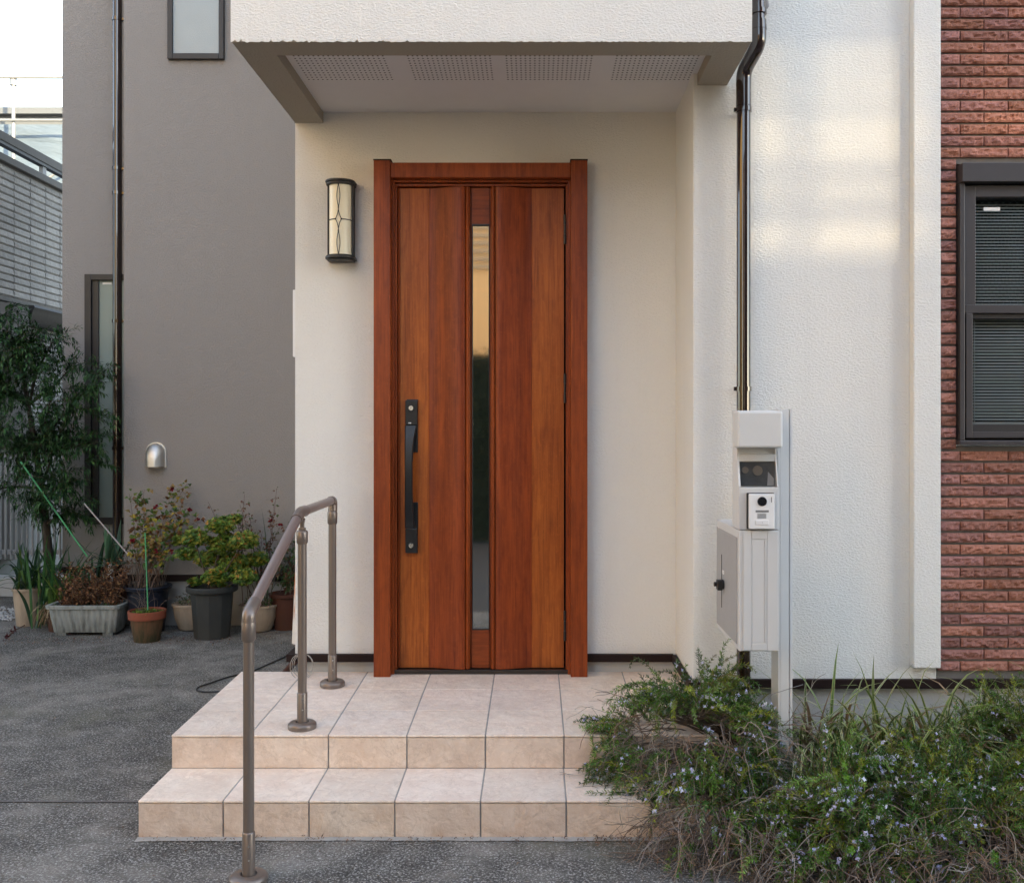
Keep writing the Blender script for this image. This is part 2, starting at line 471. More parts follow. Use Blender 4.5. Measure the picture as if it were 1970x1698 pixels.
# expansion joint in the paving left of the steps
g = MB(); g.quad((-6.5, 3.790, 0.004), (-1.395, 3.745, 0.004), (-1.395, 3.760, 0.004), (-6.5, 3.805, 0.004))
tag(g.build("paving_joint", M['mortar']), kind="structure")

# ---------------------------------------------------------------- white house
house = thing("white_house", (0, 4.61, 0), "white stuccoed house with a wooden front door, deep porch canopy and a red brick wing", "house")
SW = M['white_stucco']
w = MB()
w.box(-1.128, -0.715, 4.61, 4.81, 0.365, 2.923)       # left of the door
w.box(0.215, 0.667, 4.61, 4.81, 0.365, 2.923)         # right of the door
w.box(-0.715, 0.215, 4.61, 4.81, 2.63, 2.923)         # over the door
w.box(-1.128, -0.93, 4.81, 9.5, 0.365, 5.6)           # left flank
w.box(-0.93, 0.667, 4.612, 4.81, 3.10, 5.6)
w.box(-1.128, -0.93, 4.612, 4.81, 2.923, 5.6)
w.build("wall", SW, house)
w = MB(); w.box(0.667, 1.690, 4.105, 4.815, 0.372, 5.6)
w.build("projecting_wall", SW, house, bevel=0.006)
w = MB(); w.box(1.574, 1.688, 4.055, 4.1045, 0.44, 5.6)
w.build("corner_pilaster", SW, house, bevel=0.005)

# porch canopy: a deep stuccoed box with a recessed soffit
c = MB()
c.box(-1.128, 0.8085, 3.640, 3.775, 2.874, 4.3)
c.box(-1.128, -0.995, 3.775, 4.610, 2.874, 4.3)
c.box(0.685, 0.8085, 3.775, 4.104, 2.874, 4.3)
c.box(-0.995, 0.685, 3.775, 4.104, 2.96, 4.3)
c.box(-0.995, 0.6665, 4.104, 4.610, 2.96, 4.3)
c.build("canopy", M['shaded_stucco'], house)
# its front render, with the chipped lower arris
f = MB(); n = 260
base = len(f.v)
for i in range(n + 1):
    x = -1.1295 + (0.810 + 1.1295) * i / n
    chip = (max(0, rnd.gauss(0, 0.0016)) + (0.004 if rnd.random() < 0.07 else 0)) * (1.5 if i < 80 else 0.8)
    zb = 2.8725 + rnd.uniform(-0.0012, 0.0012) + (chip if rnd.random() < .6 else -chip * 0.5)
    f.v += [(x, 3.6352, 4.3), (x, 3.6352, 2.882), (x, 3.6358, zb), (x, 3.6410, zb + 0.001)]
for i in range(n):
    a = base + 4 * i
    f.face((a + 1, a + 5, a + 4, a)); f.face((a + 2, a + 6, a + 5, a + 1)); f.face((a + 3, a + 7, a + 6, a + 2))
f.quad((-1.1295, 3.6352, 4.3), (-1.1295, 3.641, 4.3), (-1.1295, 3.641, 2.873), (-1.1295, 3.6352, 2.873))
f.quad((0.810, 3.641, 4.3), (0.810, 3.6352, 4.3), (0.810, 3.6352, 2.873), (0.810, 3.641, 2.873))
f.box(-1.1300, -1.1282, 3.641, 4.6095, 2.876, 4.3); f.box(0.8087, 0.8105, 3.641, 4.1035, 2.876, 4.3)
f.build("canopy_front", SW, house)

so = box_obj("soffit", M['soffit'], house, -0.9945, 0.6845, 3.7755, 4.1035, 2.923, 2.959)
b = MB(); b.box(-0.9945, 0.6665, 4.1036, 4.6095, 2.923, 2.959); b.build("soffit", M['soffit'], house)
for (xa, xb) in ((-0.968, -0.600), (-0.512, -0.172), (-0.118, 0.236), (0.325, 0.662)):
    h = MB(); nx = int(round((xb - xa) / 0.0190))
    for i in range(nx):
        for j in range(15):
            px, py = xa + 0.006 + i * (xb - xa - .012) / (nx - 1), 3.80 + j * 0.0265
            k = len(h.v)
            for q in range(8):
                h.v.append((px + 0.0044 * math.cos(q * math.pi / 4), py + 0.0044 * math.sin(q * math.pi / 4), 2.9222))
            h.face(tuple(range(k, k + 8))[::-1])
    h.build("ventilation_holes", M['dark_hole'], so)

# drip flashing round the foot of the stucco
d = MB()
def drip(m, pts, out=0.018, z0=0.340, z1=0.382):
    m.prism(pts, 'z', z0, z1)
zf0, zf1 = 0.338, 0.3655
d.box(-1.165, -0.745, 4.588, 4.615, zf0, zf1 + 0.008)
d.box(0.246, 0.655, 4.588, 4.615, zf0, zf1 + 0.008)
d.box(-1.165, -1.130, 4.615, 9.5, zf0, zf1 + 0.008)
d.prism([(0.655, 4.588), (0.645, 4.575), (0.645, 4.083), (0.666, 4.083), (0.666, 4.588)], 'z', zf0, zf1 + 0.008)
d.box(0.666, 3.4, 4.083, 4.104, 0.348, 0.386)
d.build("drip_flashing", M['drip'], house, bevel=0.002)
f = MB()
f.box(-1.112, -0.70, 4.625, 4.80, 0, 0.364)
f.box(0.20, 0.690, 4.625, 4.80, 0, 0.364)
f.box(-1.110, -0.94, 4.80, 9.5, 0, 0.3645)
f.box(0.690, 3.4, 4.122, 4.70, 0, 0.3715)
f.build("foundation", M['foundation'], house)
# faint light panel between drip and porch tiles
# upper floor mass and the wing behind
u = MB(); u.box(-0.93, 3.4, 4.82, 9.5, 0.37, 5.55); u.build("rear_wall", SW, house)
r = MB(); r.box(-1.35, 3.6, 3.95, 9.8, 5.6, 5.72); r.build("roof", M['coping'], house)

# meter box on the flank
mb = MB(); mb.box(-1.152, -1.1285, 4.66, 4.86, 1.775, 2.095)
mb.build("meter_box", M['intercom_white'], house, bevel=0.003)

# ---- brick wing
bw = MB()
bw.box(1.6905, 3.4, 4.105, 4.20, 0.372, 1.36)
bw.box(1.6905, 3.4, 4.105, 4.20, 2.545, 5.6)
bw.box(1.6905, 1.768, 4.105, 4.20, 1.36, 2.545)
bw.box(2.735, 3.4, 4.105, 4.20, 1.36, 2.545)
bw.box(1.6905, 3.4, 4.205, 4.81, 0.372, 1.30)
bw.box(1.6905, 3.4, 4.205, 4.81, 2.60, 5.6)
bw.build("mortar_backing", M['mortar'], house)
from mathutils import noise as mn
br = MB()
PZ, PXX, JT, HB = 0.04885, 0.2009, 0.0055, 0.0385
def brick(x0, x1, z0, z1, seed, det):
    nx = max(2, int((x1 - x0) / (0.008 if det else 0.03))); nz = 5 if det else 3
    yb, amp = 4.089, 0.0105
    tt = 0.70 + 0.46 * rnd.random(); wr = rnd.uniform(-0.22, 0.16)
    br.col = (tt * (1 + wr * 0.4), tt * (1 + wr * 0.2 - 0.02), tt * (1 - wr * 0.5)); base = len(br.v)
    for j in range(nz + 1):
        for i in range(nx + 1):
            u, v = i / nx, j / nz
            edge = min(u, 1 - u) * (x1 - x0), min(v, 1 - v) * (z1 - z0)
            e = min(1, edge[0] / 0.006) * min(1, edge[1] / 0.005)
            nn = mn.fractal(Vector((x0 * 7 + u * (x1 - x0) * 42, v * 2.6, seed * 3.1)), 0.9, 2.1, 4)
            y = yb + 0.004 - e * 0.005 - e * amp * nn
            br.v.append((x0 + u * (x1 - x0), y, z0 + v * (z1 - z0)))
    for j in range(nz):
        for i in range(nx):
            a = base + j * (nx + 1) + i
            br.face((a, a + 1, a + nx + 2, a + nx + 1))
    k = len(br.v); y1 = 4.1045
    br.v += [(x0, y1, z0), (x1, y1, z0), (x1, y1, z1), (x0, y1, z1)]
    a0, a1, a2, a3 = base, base + nx, base + nz * (nx + 1) + nx, base + nz * (nx + 1)
    br.face((k, k + 1) + tuple(range(a1, a0 - 1, -1))); br.face((k + 2, k + 3) + tuple(range(a3, a2 + 1)))
    br.face((k + 3, k) + tuple(base + j * (nx + 1) for j in range(nz + 1))); br.face((k + 1, k + 2) + tuple(base + j * (nx + 1) + nx for j in range(nz, -1, -1)))
z_top = 3.200 - 0.005
row = -56
for row in range(-60, 68):
    zt = z_top - row * PZ; zb = zt - HB
    if zb < 0.388 or zt > 5.55: continue
    off = 1.7865 if row % 2 == 0 else 1.886
    xs = [1.6925]
    x = off - PXX
    while x < 3.4:
        if x > 1.70: xs.append(x)
        x += PXX
    xs.append(3.4 + JT)
    det = 0.3 < zt < 3.35
    for i in range(len(xs) - 1):
        a, bb = xs[i], xs[i + 1] - JT
        if zt > 1.372 and zb < 2.538:
            for (wa, wb) in ((1.69, 1.766), (2.739, 3.41)):
                p, q = max(a, wa), min(bb, wb)
                if q - p > 0.012: brick(p, q, zb, zt, row + i * 0.37, det and p < 2.3)
            continue
        if bb - a > 0.01: brick(a, bb, zb, zt, row + i * 0.37, det and a < 2.3)
br.build("brick_facing", M['brick'], house)

# ---- window in the brick wing
FD, FS = M['frame_dark'], M['frame_darker']
fr = MB()
fr.box(1.7735, 1.7935, 4.070, 4.18, 1.385, 2.456)          # outer jamb left
fr.box(2.7135, 2.7335, 4.070, 4.18, 1.385, 2.456)
fr.box(1.7735, 2.7335, 4.045, 4.18, 2.456, 2.535)          # head box
fr.box(1.765, 2.742, 4.050, 4.18, 1.366, 1.385)            # sill
win = fr.build("window", FD, house, bevel=0.003)
us = MB()
us.box(1.7955, 1.845, 4.085, 4.16, 1.915, 2.450); us.box(2.662, 2.7115, 4.085, 4.16, 1.915, 2.450)
us.box(1.845, 2.662, 4.085, 4.16, 2.402, 2.450)
us.box(1.798, 2.710, 4.078, 4.16, 1.9155, 1.950)
us.build("upper_sash", FD, win, bevel=0.002)
ls = MB()
ls.box(1.800, 1.826, 4.072, 4.13, 1.395, 1.9145); ls.box(2.682, 2.708, 4.072, 4.13, 1.395, 1.9145)
ls.box(1.8265, 2.6815, 4.072, 4.13, 1.395, 1.421)
ls.build("lower_sash", FD, win, bevel=0.002)
l2 = MB()
l2.box(1.827, 1.838, 4.095, 4.14, 1.4215, 1.914); l2.box(1.8385, 2.67, 4.095, 4.14, 1.895, 1.914); l2.box(1.8385, 2.67, 4.095, 4.14, 1.4215, 1.452)
l2.build("sash_liner", FS, win)
gl = MB(); gl.quad((1.845, 4.122, 1.950), (2.662, 4.122, 1.950), (2.662, 4.122, 2.402), (1.845, 4.122, 2.402))
gl.build("glass_pane", M['pane'], win)
gl = MB(); gl.quad((1.8385, 4.118, 1.452), (2.67, 4.118, 1.452), (2.67, 4.118, 1.895), (1.8385, 4.118, 1.895))
gl.build("glass_pane", M['pane'], win)
# wire inside the upper glass
wr = MB()
for k in range(-28, 60):
    for sgn in (1, -1):
        xs0 = 1.845 + k * 0.03
        p0, p1 = (xs0, 1.95), (xs0 + sgn * 0.452, 2.402)
        t0, t1 = 0, 1
        dx = p1[0] - p0[0]
        ta, tb = sorted(((1.845 - p0[0]) / dx, (2.662 - p0[0]) / dx))
        t0, t1 = max(0, ta), min(1, tb)
        if t1 - t0 > 0.02:
            wr.tube([(p0[0] + dx * t0, 4.126, p0[1] + 0.452 * t0), (p0[0] + dx * t1, 4.126, p0[1] + 0.452 * t1)], 0.0004, 3, False)
wr.build("glass_wire", simple("wire", (0.30, 0.32, 0.31), 0.5), win)
bl = MB()
z = 1.470
while z < 2.385:
    bl.prism([(4.150, z), (4.158, z + 0.0060), (4.166, z + 0.0085), (4.166, z + 0.0075), (4.158, z + 0.0050), (4.150, z - 0.001)], 'x', 1.83, 2.68)
    z += 0.0132
for x in (1.868, 2.25, 2.60): bl.tube([(x, 4.148, 1.46), (x, 4.148, 2.40)], 0.0016, 5)
bl.box(1.83, 2.68, 4.148, 4.175, 1.448, 1.462)
bl.build("venetian_blind", M['blind'], win)
box_obj("sticker", M['sticker'], win, 1.893, 1.963, 4.1190, 4.1205, 2.351, 2.366)
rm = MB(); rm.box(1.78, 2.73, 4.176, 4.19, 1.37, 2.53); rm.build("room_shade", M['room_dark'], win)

# ---- the door
DY = 4.612
fm = MB()
# jambs with their outer faces proud of the stucco
fm.box(-0.745, -0.667, 4.528, 4.640, 0.281, 2.676)
fm.box(0.169, 0.2465, 4.528, 4.640, 0.281, 2.676)
fm.box(-0.667, 0.169, 4.533, 4.640, 2.597, 2.667)
frame = fm.build("door_frame", M['wood_frame'], house, bevel=0.0035)
box_obj("jamb_cap", M['drip'], frame, -0.7465, -0.664, 4.526, 4.611, 2.6762, 2.681)
box_obj("jamb_cap", M['drip'], frame, 0.166, 0.248, 4.526, 4.611, 2.6762, 2.681)
inn = MB()   # stepped inner rebate
for k, (xa, xb, ya) in enumerate(((-0.667, -0.655, 4.572), (-0.655, -0.6455, 4.590))):
    inn.box(xa, xb, ya, 4.65, 0.284, 2.5965 - k * 0.016)
for k, (xa, xb, ya) in enumerate(((0.157, 0.169, 4.572), (0.1465, 0.157, 4.590))):
    inn.box(xa + (0.002 if k else 0), xb, ya, 4.65, 0.284, 2.5965 - k * 0.016)
inn.box(-0.6545, 0.1565, 4.572, 4.66, 2.5855, 2.5965)
inn.box(-0.645, 0.146, 4.588, 4.66, 2.571, 2.581)
inn.build("door_stop", M['wood_frame'], frame, bevel=0.001)
bk = MB(); bk.box(-0.667, 0.169, 4.652, 4.70, 0.27, 2.60); bk.build("door_gap", M['dark_hole'], frame)
sl = MB(); sl.box(-0.655, 0.157, 4.575, 4.6515, 0.283, 0.3035); sl.build("threshold", simple("dark sill metal", (0.05, 0.042, 0.036), 0.35, metal=0.6), frame, bevel=0.002)

Zb, Zt = 0.307, 2.566
def X7(px): return (px - 1028) / 407.5
def sm(t): t = max(0, min(1, t)); return t * t * (3 - 2 * t)
def strip(m, pts, back=4.65):
    m.prism([(x, y) for x, y in pts] + [(pts[-1][0], back), (pts[0][0], back)], 'z', Zb, Zt)
dm = MB()
dm.mi = 0     # frame-coloured stiles and beads
strip(dm, [(-0.6425, DY - 0.002), (-0.634, DY - 0.004), (-0.6335, DY)])
strip(dm, [(-0.6335, DY + 0.004), (-0.632, DY + 0.004)])
strip(dm, [(0.1385, DY - 0.002), (0.1392, DY - 0.002)])
dm.mi = 1     # outer boards
strip(dm, [(-0.632, DY), (-0.4985, DY), (-0.4965, DY + 0.003)])
strip(dm, [(-0.0125, DY + 0.003), (-0.0105, DY), (0.1385, DY)])
dm.mi = 2     # bowed inner boards
def bow(xa, xb, rev=False):
    pts = []
    for i in range(25):
        t = i / 24
        off = 0.036 * sm(t / 1.0) if t < 1 else 0.036
        off = 0.036 * math.sin(min(1, t) * math.pi / 2) ** 1.6 - 0.006 * max(0, (t - 0.86) / 0.14) ** 2
        pts.append((xa + (xb - xa) * t, DY - off))
    return pts if not rev else [(p[0], p[1]) for p in pts][::-1]
strip(dm, bow(-0.4965, X7(895) ))
strip(dm, bow(-0.0125, X7(954), True))
dm.mi = 0
def bead(xa, xb):
    return [(xa + (xb - xa) * i / 8, DY - 0.020 - 0.014 * math.sin(math.pi * i / 8)) for i in range(9)]
strip(dm, bead(X7(895.4), X7(905))); strip(dm, bead(X7(944.5), X7(953.6)))
strip(dm, [(X7(905.3), DY + 0.004), (X7(908.5), DY + 0.004)]); strip(dm, [(X7(941.5), DY + 0.004), (X7(944.2), DY + 0.004)])
dm.mi = 0
gx0, gx1 = X7(908.5), X7(941.5)
gz0, gz1 = CZ + (822 - 1209) / 407.5, CZ + (822 - 433) / 407.5
dm.mi = 3
dm.box(gx0, gx1, DY - 0.006, 4.65, Zb, gz0); dm.box(gx0, gx1, DY - 0.006, 4.65, gz1, Zt)
door = dm.build("front_door", [M['wood_frame'], M['wood_light'], M['wood_red'], M['wood_cross']], house, smooth=True, angle=25)
door["label"] = "red brown wooden door with a narrow central glass strip and bowed boards"
gm = MB(); gm.box(gx0 + 0.003, gx1 - 0.003, DY + 0.006, DY + 0.016, gz0, gz1); gm.build("glass_strip", M['door_glass'], door)
ge = MB(); ge.box(gx0, gx0 + 0.003, DY - 0.004, DY + 0.02, gz0, gz1); ge.box(gx1 - 0.003, gx1, DY - 0.004, DY + 0.02, gz0, gz1); ge.box(gx0, gx1, DY - 0.008, DY + 0.018, gz1 - 0.003, gz1 + 0.003); ge.box(gx0, gx1, DY - 0.008, DY + 0.018, gz0 - 0.004, gz0 + 0.003)
ge.build("glass_gasket", M['black_metal'], door)
# handle
HX0, HX1 = X7(781), X7(804.5)
hz = lambda py: CZ + (822 - py) / 409.0
hp = MB()
hp.box(HX0 + 0.004, HX1, DY - 0.010, DY - 0.0005, hz(870), hz(768)); hp.box(HX0, HX1 - 0.001, DY - 0.026, DY - 0.0095, hz(817.5), hz(770))
hp.build("handle_plate", M['handle_black'], door, bevel=0.003)
hp = MB(); hp.box(HX0 + 0.004, HX1, DY - 0.010, DY - 0.0005, hz(1064), hz(966)); hp.box(HX0, HX1 - 0.001, DY - 0.026, DY - 0.0095, hz(1063), hz(1016))
hp.build("handle_plate", M['handle_black'], door, bevel=0.003)
hb = MB(); ns = 22
base = len(hb.v)
for i in range(ns + 1):
    t = i / ns; z = hz(818.5) + (hz(1015.5) - hz(818.5)) * t
    out = 0.026 + 0.036 * math.sin(math.pi * t) ** 0.8
    wv = 0.0265 - 0.0100 * math.sin(math.pi * min(1, t * 1.05)) ** 0.9
    xl = HX0 + 0.0005 + 0.006 * math.sin(math.pi * t) * (0.8 if t < 0.5 else 0.3); th = 0.014
    xr = HX1 - 0.0285 + 0.0265 - (0.0275 - wv) * 1.0 - 0.008 * math.sin(math.pi * t)
    xl = HX0 + 0.0035 * math.sin(math.pi * t) - 0.001; xr = HX0 + 0.045 - 0.007 * math.sin(math.pi * t) ** 0.7 + 0.009 * max(0, (1 - t) - 0.8) / 0.2
    for (x, y) in ((xl, DY - out), (xl + 0.004, DY - out - 0.003), (xr - 0.004, DY - out - 0.002), (xr, DY - out + 0.003), (xr, DY - out + th), (xl, DY - out + th)):
        hb.v.append((x, y, z))
for i in range(ns):
    for k in range(6):
        a, b2 = base + i * 6 + k, base + i * 6 + (k + 1) % 6
        hb.face((a, b2, b2 + 6, a + 6))
hb.face(tuple(base + k for k in range(6))); hb.face(tuple(base + ns * 6 + k for k in range(6))[::-1])
hb.build("pull_handle", M['handle_black'], door, smooth=True, angle=35, recalc=True)
for py in (785, 1048):
    lk = MB(); x = X7(792.5)
    def cyl(m, r0, r1, y0, y1, n=20):
        k = len(m.v)
        for (rr, yy) in ((r0, y0), (r1, y1)):
            for q in range(n): m.v.append((x + rr * math.cos(2 * math.pi * q / n), yy, hz(py) + rr * math.sin(2 * math.pi * q / n)))
        for q in range(n): m.face((k + q, k + (q + 1) % n, k + n + (q + 1) % n, k + n + q))
        m.face(tuple(k + n + q for q in range(n))[::-1])
    cyl(lk, 0.0145, 0.0135, DY - 0.026, DY - 0.030)
    lk.mi = 1; cyl(lk, 0.0115, 0.0105, DY - 0.030, DY - 0.034)
    lk.mi = 2; lk.box(x - 0.0010, x + 0.0010, DY - 0.0345, DY - 0.034, hz(py) - 0.005, hz(py) + 0.005)
    lk.build("lock_cylinder", [M['black_metal'], M['chrome'], M['dark_hole']], door, recalc=True)
em = MB(); 
for k in range(4): em.box(X7(787.5) + k * 0.0032, X7(787.5) + k * 0.0032 + 0.0024, DY - 0.0266, DY - 0.0262, hz(814.5), hz(812.5))
em.build("maker_mark", M['sticker'], door)
for (ya, yb) in ((414, 470), (719, 775), (1174, 1231)):
    hg = MB(); za, zb = hz(ya), hz(yb); xx = X7(1086.5)
    hg.tube([(xx, DY - 0.022, zb), (xx, DY - 0.022, zb + 0.045)], 0.0068, 12); hg.tube([(xx, DY - 0.022, zb + 0.047), (xx, DY - 0.022, za - 0.047)], 0.0060, 12)
    hg.tube([(xx, DY - 0.022, za - 0.045), (xx, DY - 0.022, za)], 0.0068, 12)
    hg.build("hinge", M['black_metal'], door, smooth=True, angle=40)

# ---------------------------------------------------------------- steps
steps = thing("entrance_steps", (-0.35, 3.6, 0), "two beige tiled porch steps rising to the wooden front door", "steps")
SX0, SX1 = -1.388, 0.707
def slopebox(m, x0, x1, y0, y1, zb, zt0, zt1):
    n = len(m.v)
    m.v += [(x0, y0, zb), (x1, y0, zb), (x1, y1, zb), (x0, y1, zb), (x0, y0, zt0), (x1, y0, zt0), (x1, y1, zt1), (x0, y1, zt1)]
    for q in ((3, 2, 1, 0), (4, 5, 6, 7), (0, 1, 5, 4), (1, 2, 6, 5), (2, 3, 7, 6), (3, 0, 4, 7)): m.face(tuple(n + i for i in q))
core = MB()
slopebox(core, SX0 + 0.003, SX1 - 0.003, 3.428, 3.75, 0, 0.1325, 0.1362)
slopebox(core, SX0 + 0.003, SX1 - 0.003, 3.742, 4.624, 0, 0.2635, 0.2829)
core.build("grout_bed", M['grout_light'], steps)
def tt(): 
    v = rnd.uniform(0.93, 1.05); return (v * rnd.uniform(0.99, 1.01), v, v * rnd.uniform(0.975, 1.01))
J = 0.0028
xg = [ (430 - 1028) / 549.0 + k * 0.3003 for k in range(-1, 6)]   # lower course grout lines
def courses(m, z0, z1, y, th, xs):
    for i in range(len(xs) - 1):
        m.col = tt(); m.box(xs[i] + J, xs[i + 1] - J, y, y + th, z0, z1)
def xs_from(x0, first, pitch, x1):
    xs = [x0]; x = first
    while x < x1 - 0.01:
        if x > x0 + 0.01: xs.append(x)
        x += pitch
    xs.append(x1); return xs
XL = xs_from(SX0, (430 - 1028) / 549.0, 0.3003, SX1)
XU = xs_from(SX0, (632 - 1028) / 503.0 - 0.3003 * 2, 0.3003, SX1)
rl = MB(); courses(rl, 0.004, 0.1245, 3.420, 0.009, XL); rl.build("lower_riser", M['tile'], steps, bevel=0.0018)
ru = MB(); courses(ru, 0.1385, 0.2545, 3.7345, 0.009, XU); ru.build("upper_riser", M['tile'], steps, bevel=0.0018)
tl = MB()
for i in range(len(XL) - 1):
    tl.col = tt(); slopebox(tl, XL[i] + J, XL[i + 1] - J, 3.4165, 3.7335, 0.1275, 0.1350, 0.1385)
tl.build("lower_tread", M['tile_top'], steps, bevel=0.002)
tu = MB(); ys = [3.731, 4.038, 4.339, 4.640]
for j in range(3):
    for i in range(len(XU) - 1):
        tu.col = tt()
        zA = 0.2655 + (ys[j] - 3.731) * 0.0222; zB = 0.2655 + (min(ys[j + 1], 4.622) - 3.731) * 0.0222
        slopebox(tu, XU[i] + J, XU[i + 1] - J, ys[j] + (0.001 if j else 0), min(ys[j + 1] - 0.0022, 4.622), 0.2575, zA, zB)
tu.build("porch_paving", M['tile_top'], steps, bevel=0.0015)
# left flank of the steps
for (fa, fb_) in ((SX0 - 0.0005, SX0 + 0.003), (SX1 - 0.003, SX1 + 0.0005)):
    fl = MB()
    for (ya, yb, zt_) in ((3.43, 3.735, 0.124), (3.745, 4.04, 0.254), (4.045, 4.34, 0.26), (4.345, 4.62, 0.265)):
        fl.col = tt(); fl.box(fa, fb_, ya + J, yb - J, 0.004, zt_)
    fl.build("side_tiling", M['tile'], steps)
# cement fillet at the foot of the bottom riser
ft = MB(); k = 90
for i in range(k):
    x0 = SX0 + (SX1 - SX0) * i / k; x1 = SX0 + (SX1 - SX0) * (i + 1) / k
    if i == 0: o0 = 0.03
    o1 = 0.018 + 0.012 * mn.noise(Vector((x1 * 4, 0, 3))) + rnd.uniform(0, 0.004)
    ft.quad((x0, 3.419 - o0, 0.003), (x1, 3.419 - o1, 0.003), (x1, 3.4195, 0.008), (x0, 3.4195, 0.008)); o0 = o1
tag(ft.build("cement_fillet", M['grout_light'], steps))

# ---------------------------------------------------------------- wall lamp
LX, LY, LZ = -0.905, 4.61, 2.40
lamp = thing("wall_lamp", (LX, LY, LZ), "black iron wall lamp with a cream half round shade beside the door", "lamp")
def dshape(hw, dep, x=LX, y=4.6095, n=18, flat=0.45):
    p = [(x - hw, y), (x - hw, y - dep * flat)]
    for i in range(1, n):
        t = math.pi * i / n
        p.append((x - hw * math.cos(t), y - dep * flat - dep * (1 - flat) * math.sin(t)))
    return p + [(x + hw, y - dep * flat), (x + hw, y)]
bp = MB(); bp.box(LX - 0.060, LX - 0.053, 4.555, 4.6095, 2.24, 2.565); bp.box(LX + 0.053, LX + 0.060, 4.555, 4.6095, 2.24, 2.565); bp.box(LX - 0.053, LX + 0.053, 4.598, 4.6095, 2.24, 2.565)
bp.build("back_plate", M['lamp_iron'], lamp, bevel=0.002)
tc = MB(); tc.prism(dshape(0.0655, 0.108), 'z', 2.565, 2.577); tc.prism(dshape(0.069, 0.114), 'z', 2.577, 2.587); tc.build("top_cap", M['lamp_iron'], lamp, bevel=0.003)
bc = MB(); bc.prism(dshape(0.069, 0.114), 'z', 2.222, 2.234); bc.prism(dshape(0.065, 0.107), 'z', 2.234, 2.2395); bc.prism(dshape(0.060, 0.098, flat=.5), 'z', 2.2140, 2.222); bc.build("bottom_cap", M['lamp_iron'], lamp, bevel=0.003)
sh = MB(); sh.prism(dshape(0.052, 0.094, n=28), 'z', 2.2405, 2.5645); sh.build("lamp_shade", M['lamp_shade'], lamp, smooth=True, angle=50)
wi = MB()
def arc_xy(a):   # a in -1..1 across the shade, just in front of it
    t = math.pi * (a + 1) / 2; hw, dep = 0.0535, 0.0965
    return LX - hw * math.cos(t), 4.6095 - dep * 0.45 - dep * 0.55 * math.sin(t)
def wire(pts, r=0.0017): wi.tube([(*arc_xy(a), z) for a, z in pts], r, 6)
zm = 2.402
for sgn in (1, -1):
    for lr in (1, -1):
        wire([(lr * 0.085 * math.sin(math.pi * i / 14), zm + sgn * (0.055 + 0.107 * i / 14)) for i in range(15)])
        wire([(lr * 0.18 * (1 - i / 10) ** 2 * (1), zm + sgn * (0.055 * (i / 10) ** 1.15)) for i in range(11)])
for lr in (1, -1):
    wire([(lr * (0.17 + 0.80 * i / 8), zm) for i in range(9)], 0.0022)
    x, y = arc_xy(lr * 0.17); wi.tube([(x - 0.003, y, zm), (x + 0.003, y, zm)], 0.003, 6)
for sgn in (1, -1): x, y = arc_xy(0); wi.tube([(x, y, zm + sgn * 0.050), (x, y, zm + sgn * 0.060)], 0.003, 6); wi.tube([(x, y, zm + sgn * 0.157), (x, y, zm + sgn * 0.1635)], 0.0034, 6)
wi.build("ornamental_wire", M['lamp_iron'], lamp, smooth=True)

# ---------------------------------------------------------------- downpipe beside the canopy
dp = thing("downpipe", (0.862, 4.03, 0), "glossy dark brown downpipe bending beside the porch canopy and running behind the intercom post", "drainpipe")
PR = 0.0285
m = MB()
lo = (WX(1430.5, 4.03), 4.03); up = (WX(1459, 3.93), 3.93)
m.tube([(lo[0], lo[1], 0.05), (lo[0], lo[1], WZ(160, 4.03))], PR, 28)
m.build("lower_pipe", M['brown_pipe'], dp, smooth=True, angle=60)
m = MB(); m.tube([(up[0], up[1], WZ(62, 3.93)), (up[0], up[1], 4.6)], PR * 0.93, 28); m.build("upper_pipe", M['brown_pipe'], dp, smooth=True, angle=60)
m = MB()
def bend(a, b, c, d, r): # a-b-c-d rounded
    pts = [a]
    for (p, q, s_) in ((a, b, c), (b, c, d)):
        p, q, s_ = Vector(p), Vector(q), Vector(s_)
        p1 = q + (p - q).normalized() * r; p2 = q + (s_ - q).normalized() * r
        for i in range(7): t = i / 6; pts.append((1 - t) ** 2 * p1 + 2 * t * (1 - t) * q + t * t * p2)
    pts.append(d); return pts
m.tube(bend((up[0], up[1], WZ(40, 3.93)), (up[0], up[1], WZ(86, 3.93)), (lo[0], lo[1], WZ(138, 4.03)), (lo[0], lo[1], WZ(205, 4.03)), 0.035), PR * 1.10, 28)
m.build("offset_bend", M['brown_pipe'], dp, smooth=True, angle=60)
for (x, y, py) in ((up[0], up[1], 24), (up[0], up[1], 54), (lo[0], lo[1], 212), (lo[0], lo[1], 748), (lo[0], lo[1], 1285)):
    zz = WZ(py, y); m = MB()
    m.tube([(x, y, zz - 0.009), (x, y, zz + 0.009)], PR + 0.0045, 28)
    m.box(x - 0.006, x + 0.006, y, 4.10, zz - 0.007, zz + 0.007)
    m.box(x - PR - 0.012, x - PR - 0.002, y - 0.006, y + 0.006, zz - 0.008, zz + 0.008)
    m.build("pipe_clip", M['brown_pipe'], dp, smooth=True, angle=40)
# gutter bracket just peeping in at the top
m = MB(); m.tube([(up[0] + 0.03, 4.0, WZ(-6, 4.0)), (up[0] + 0.06, 4.09, WZ(-8, 4.0))], 0.022, 16); m.build("pipe_socket", M['brown_pipe'], dp, smooth=True)

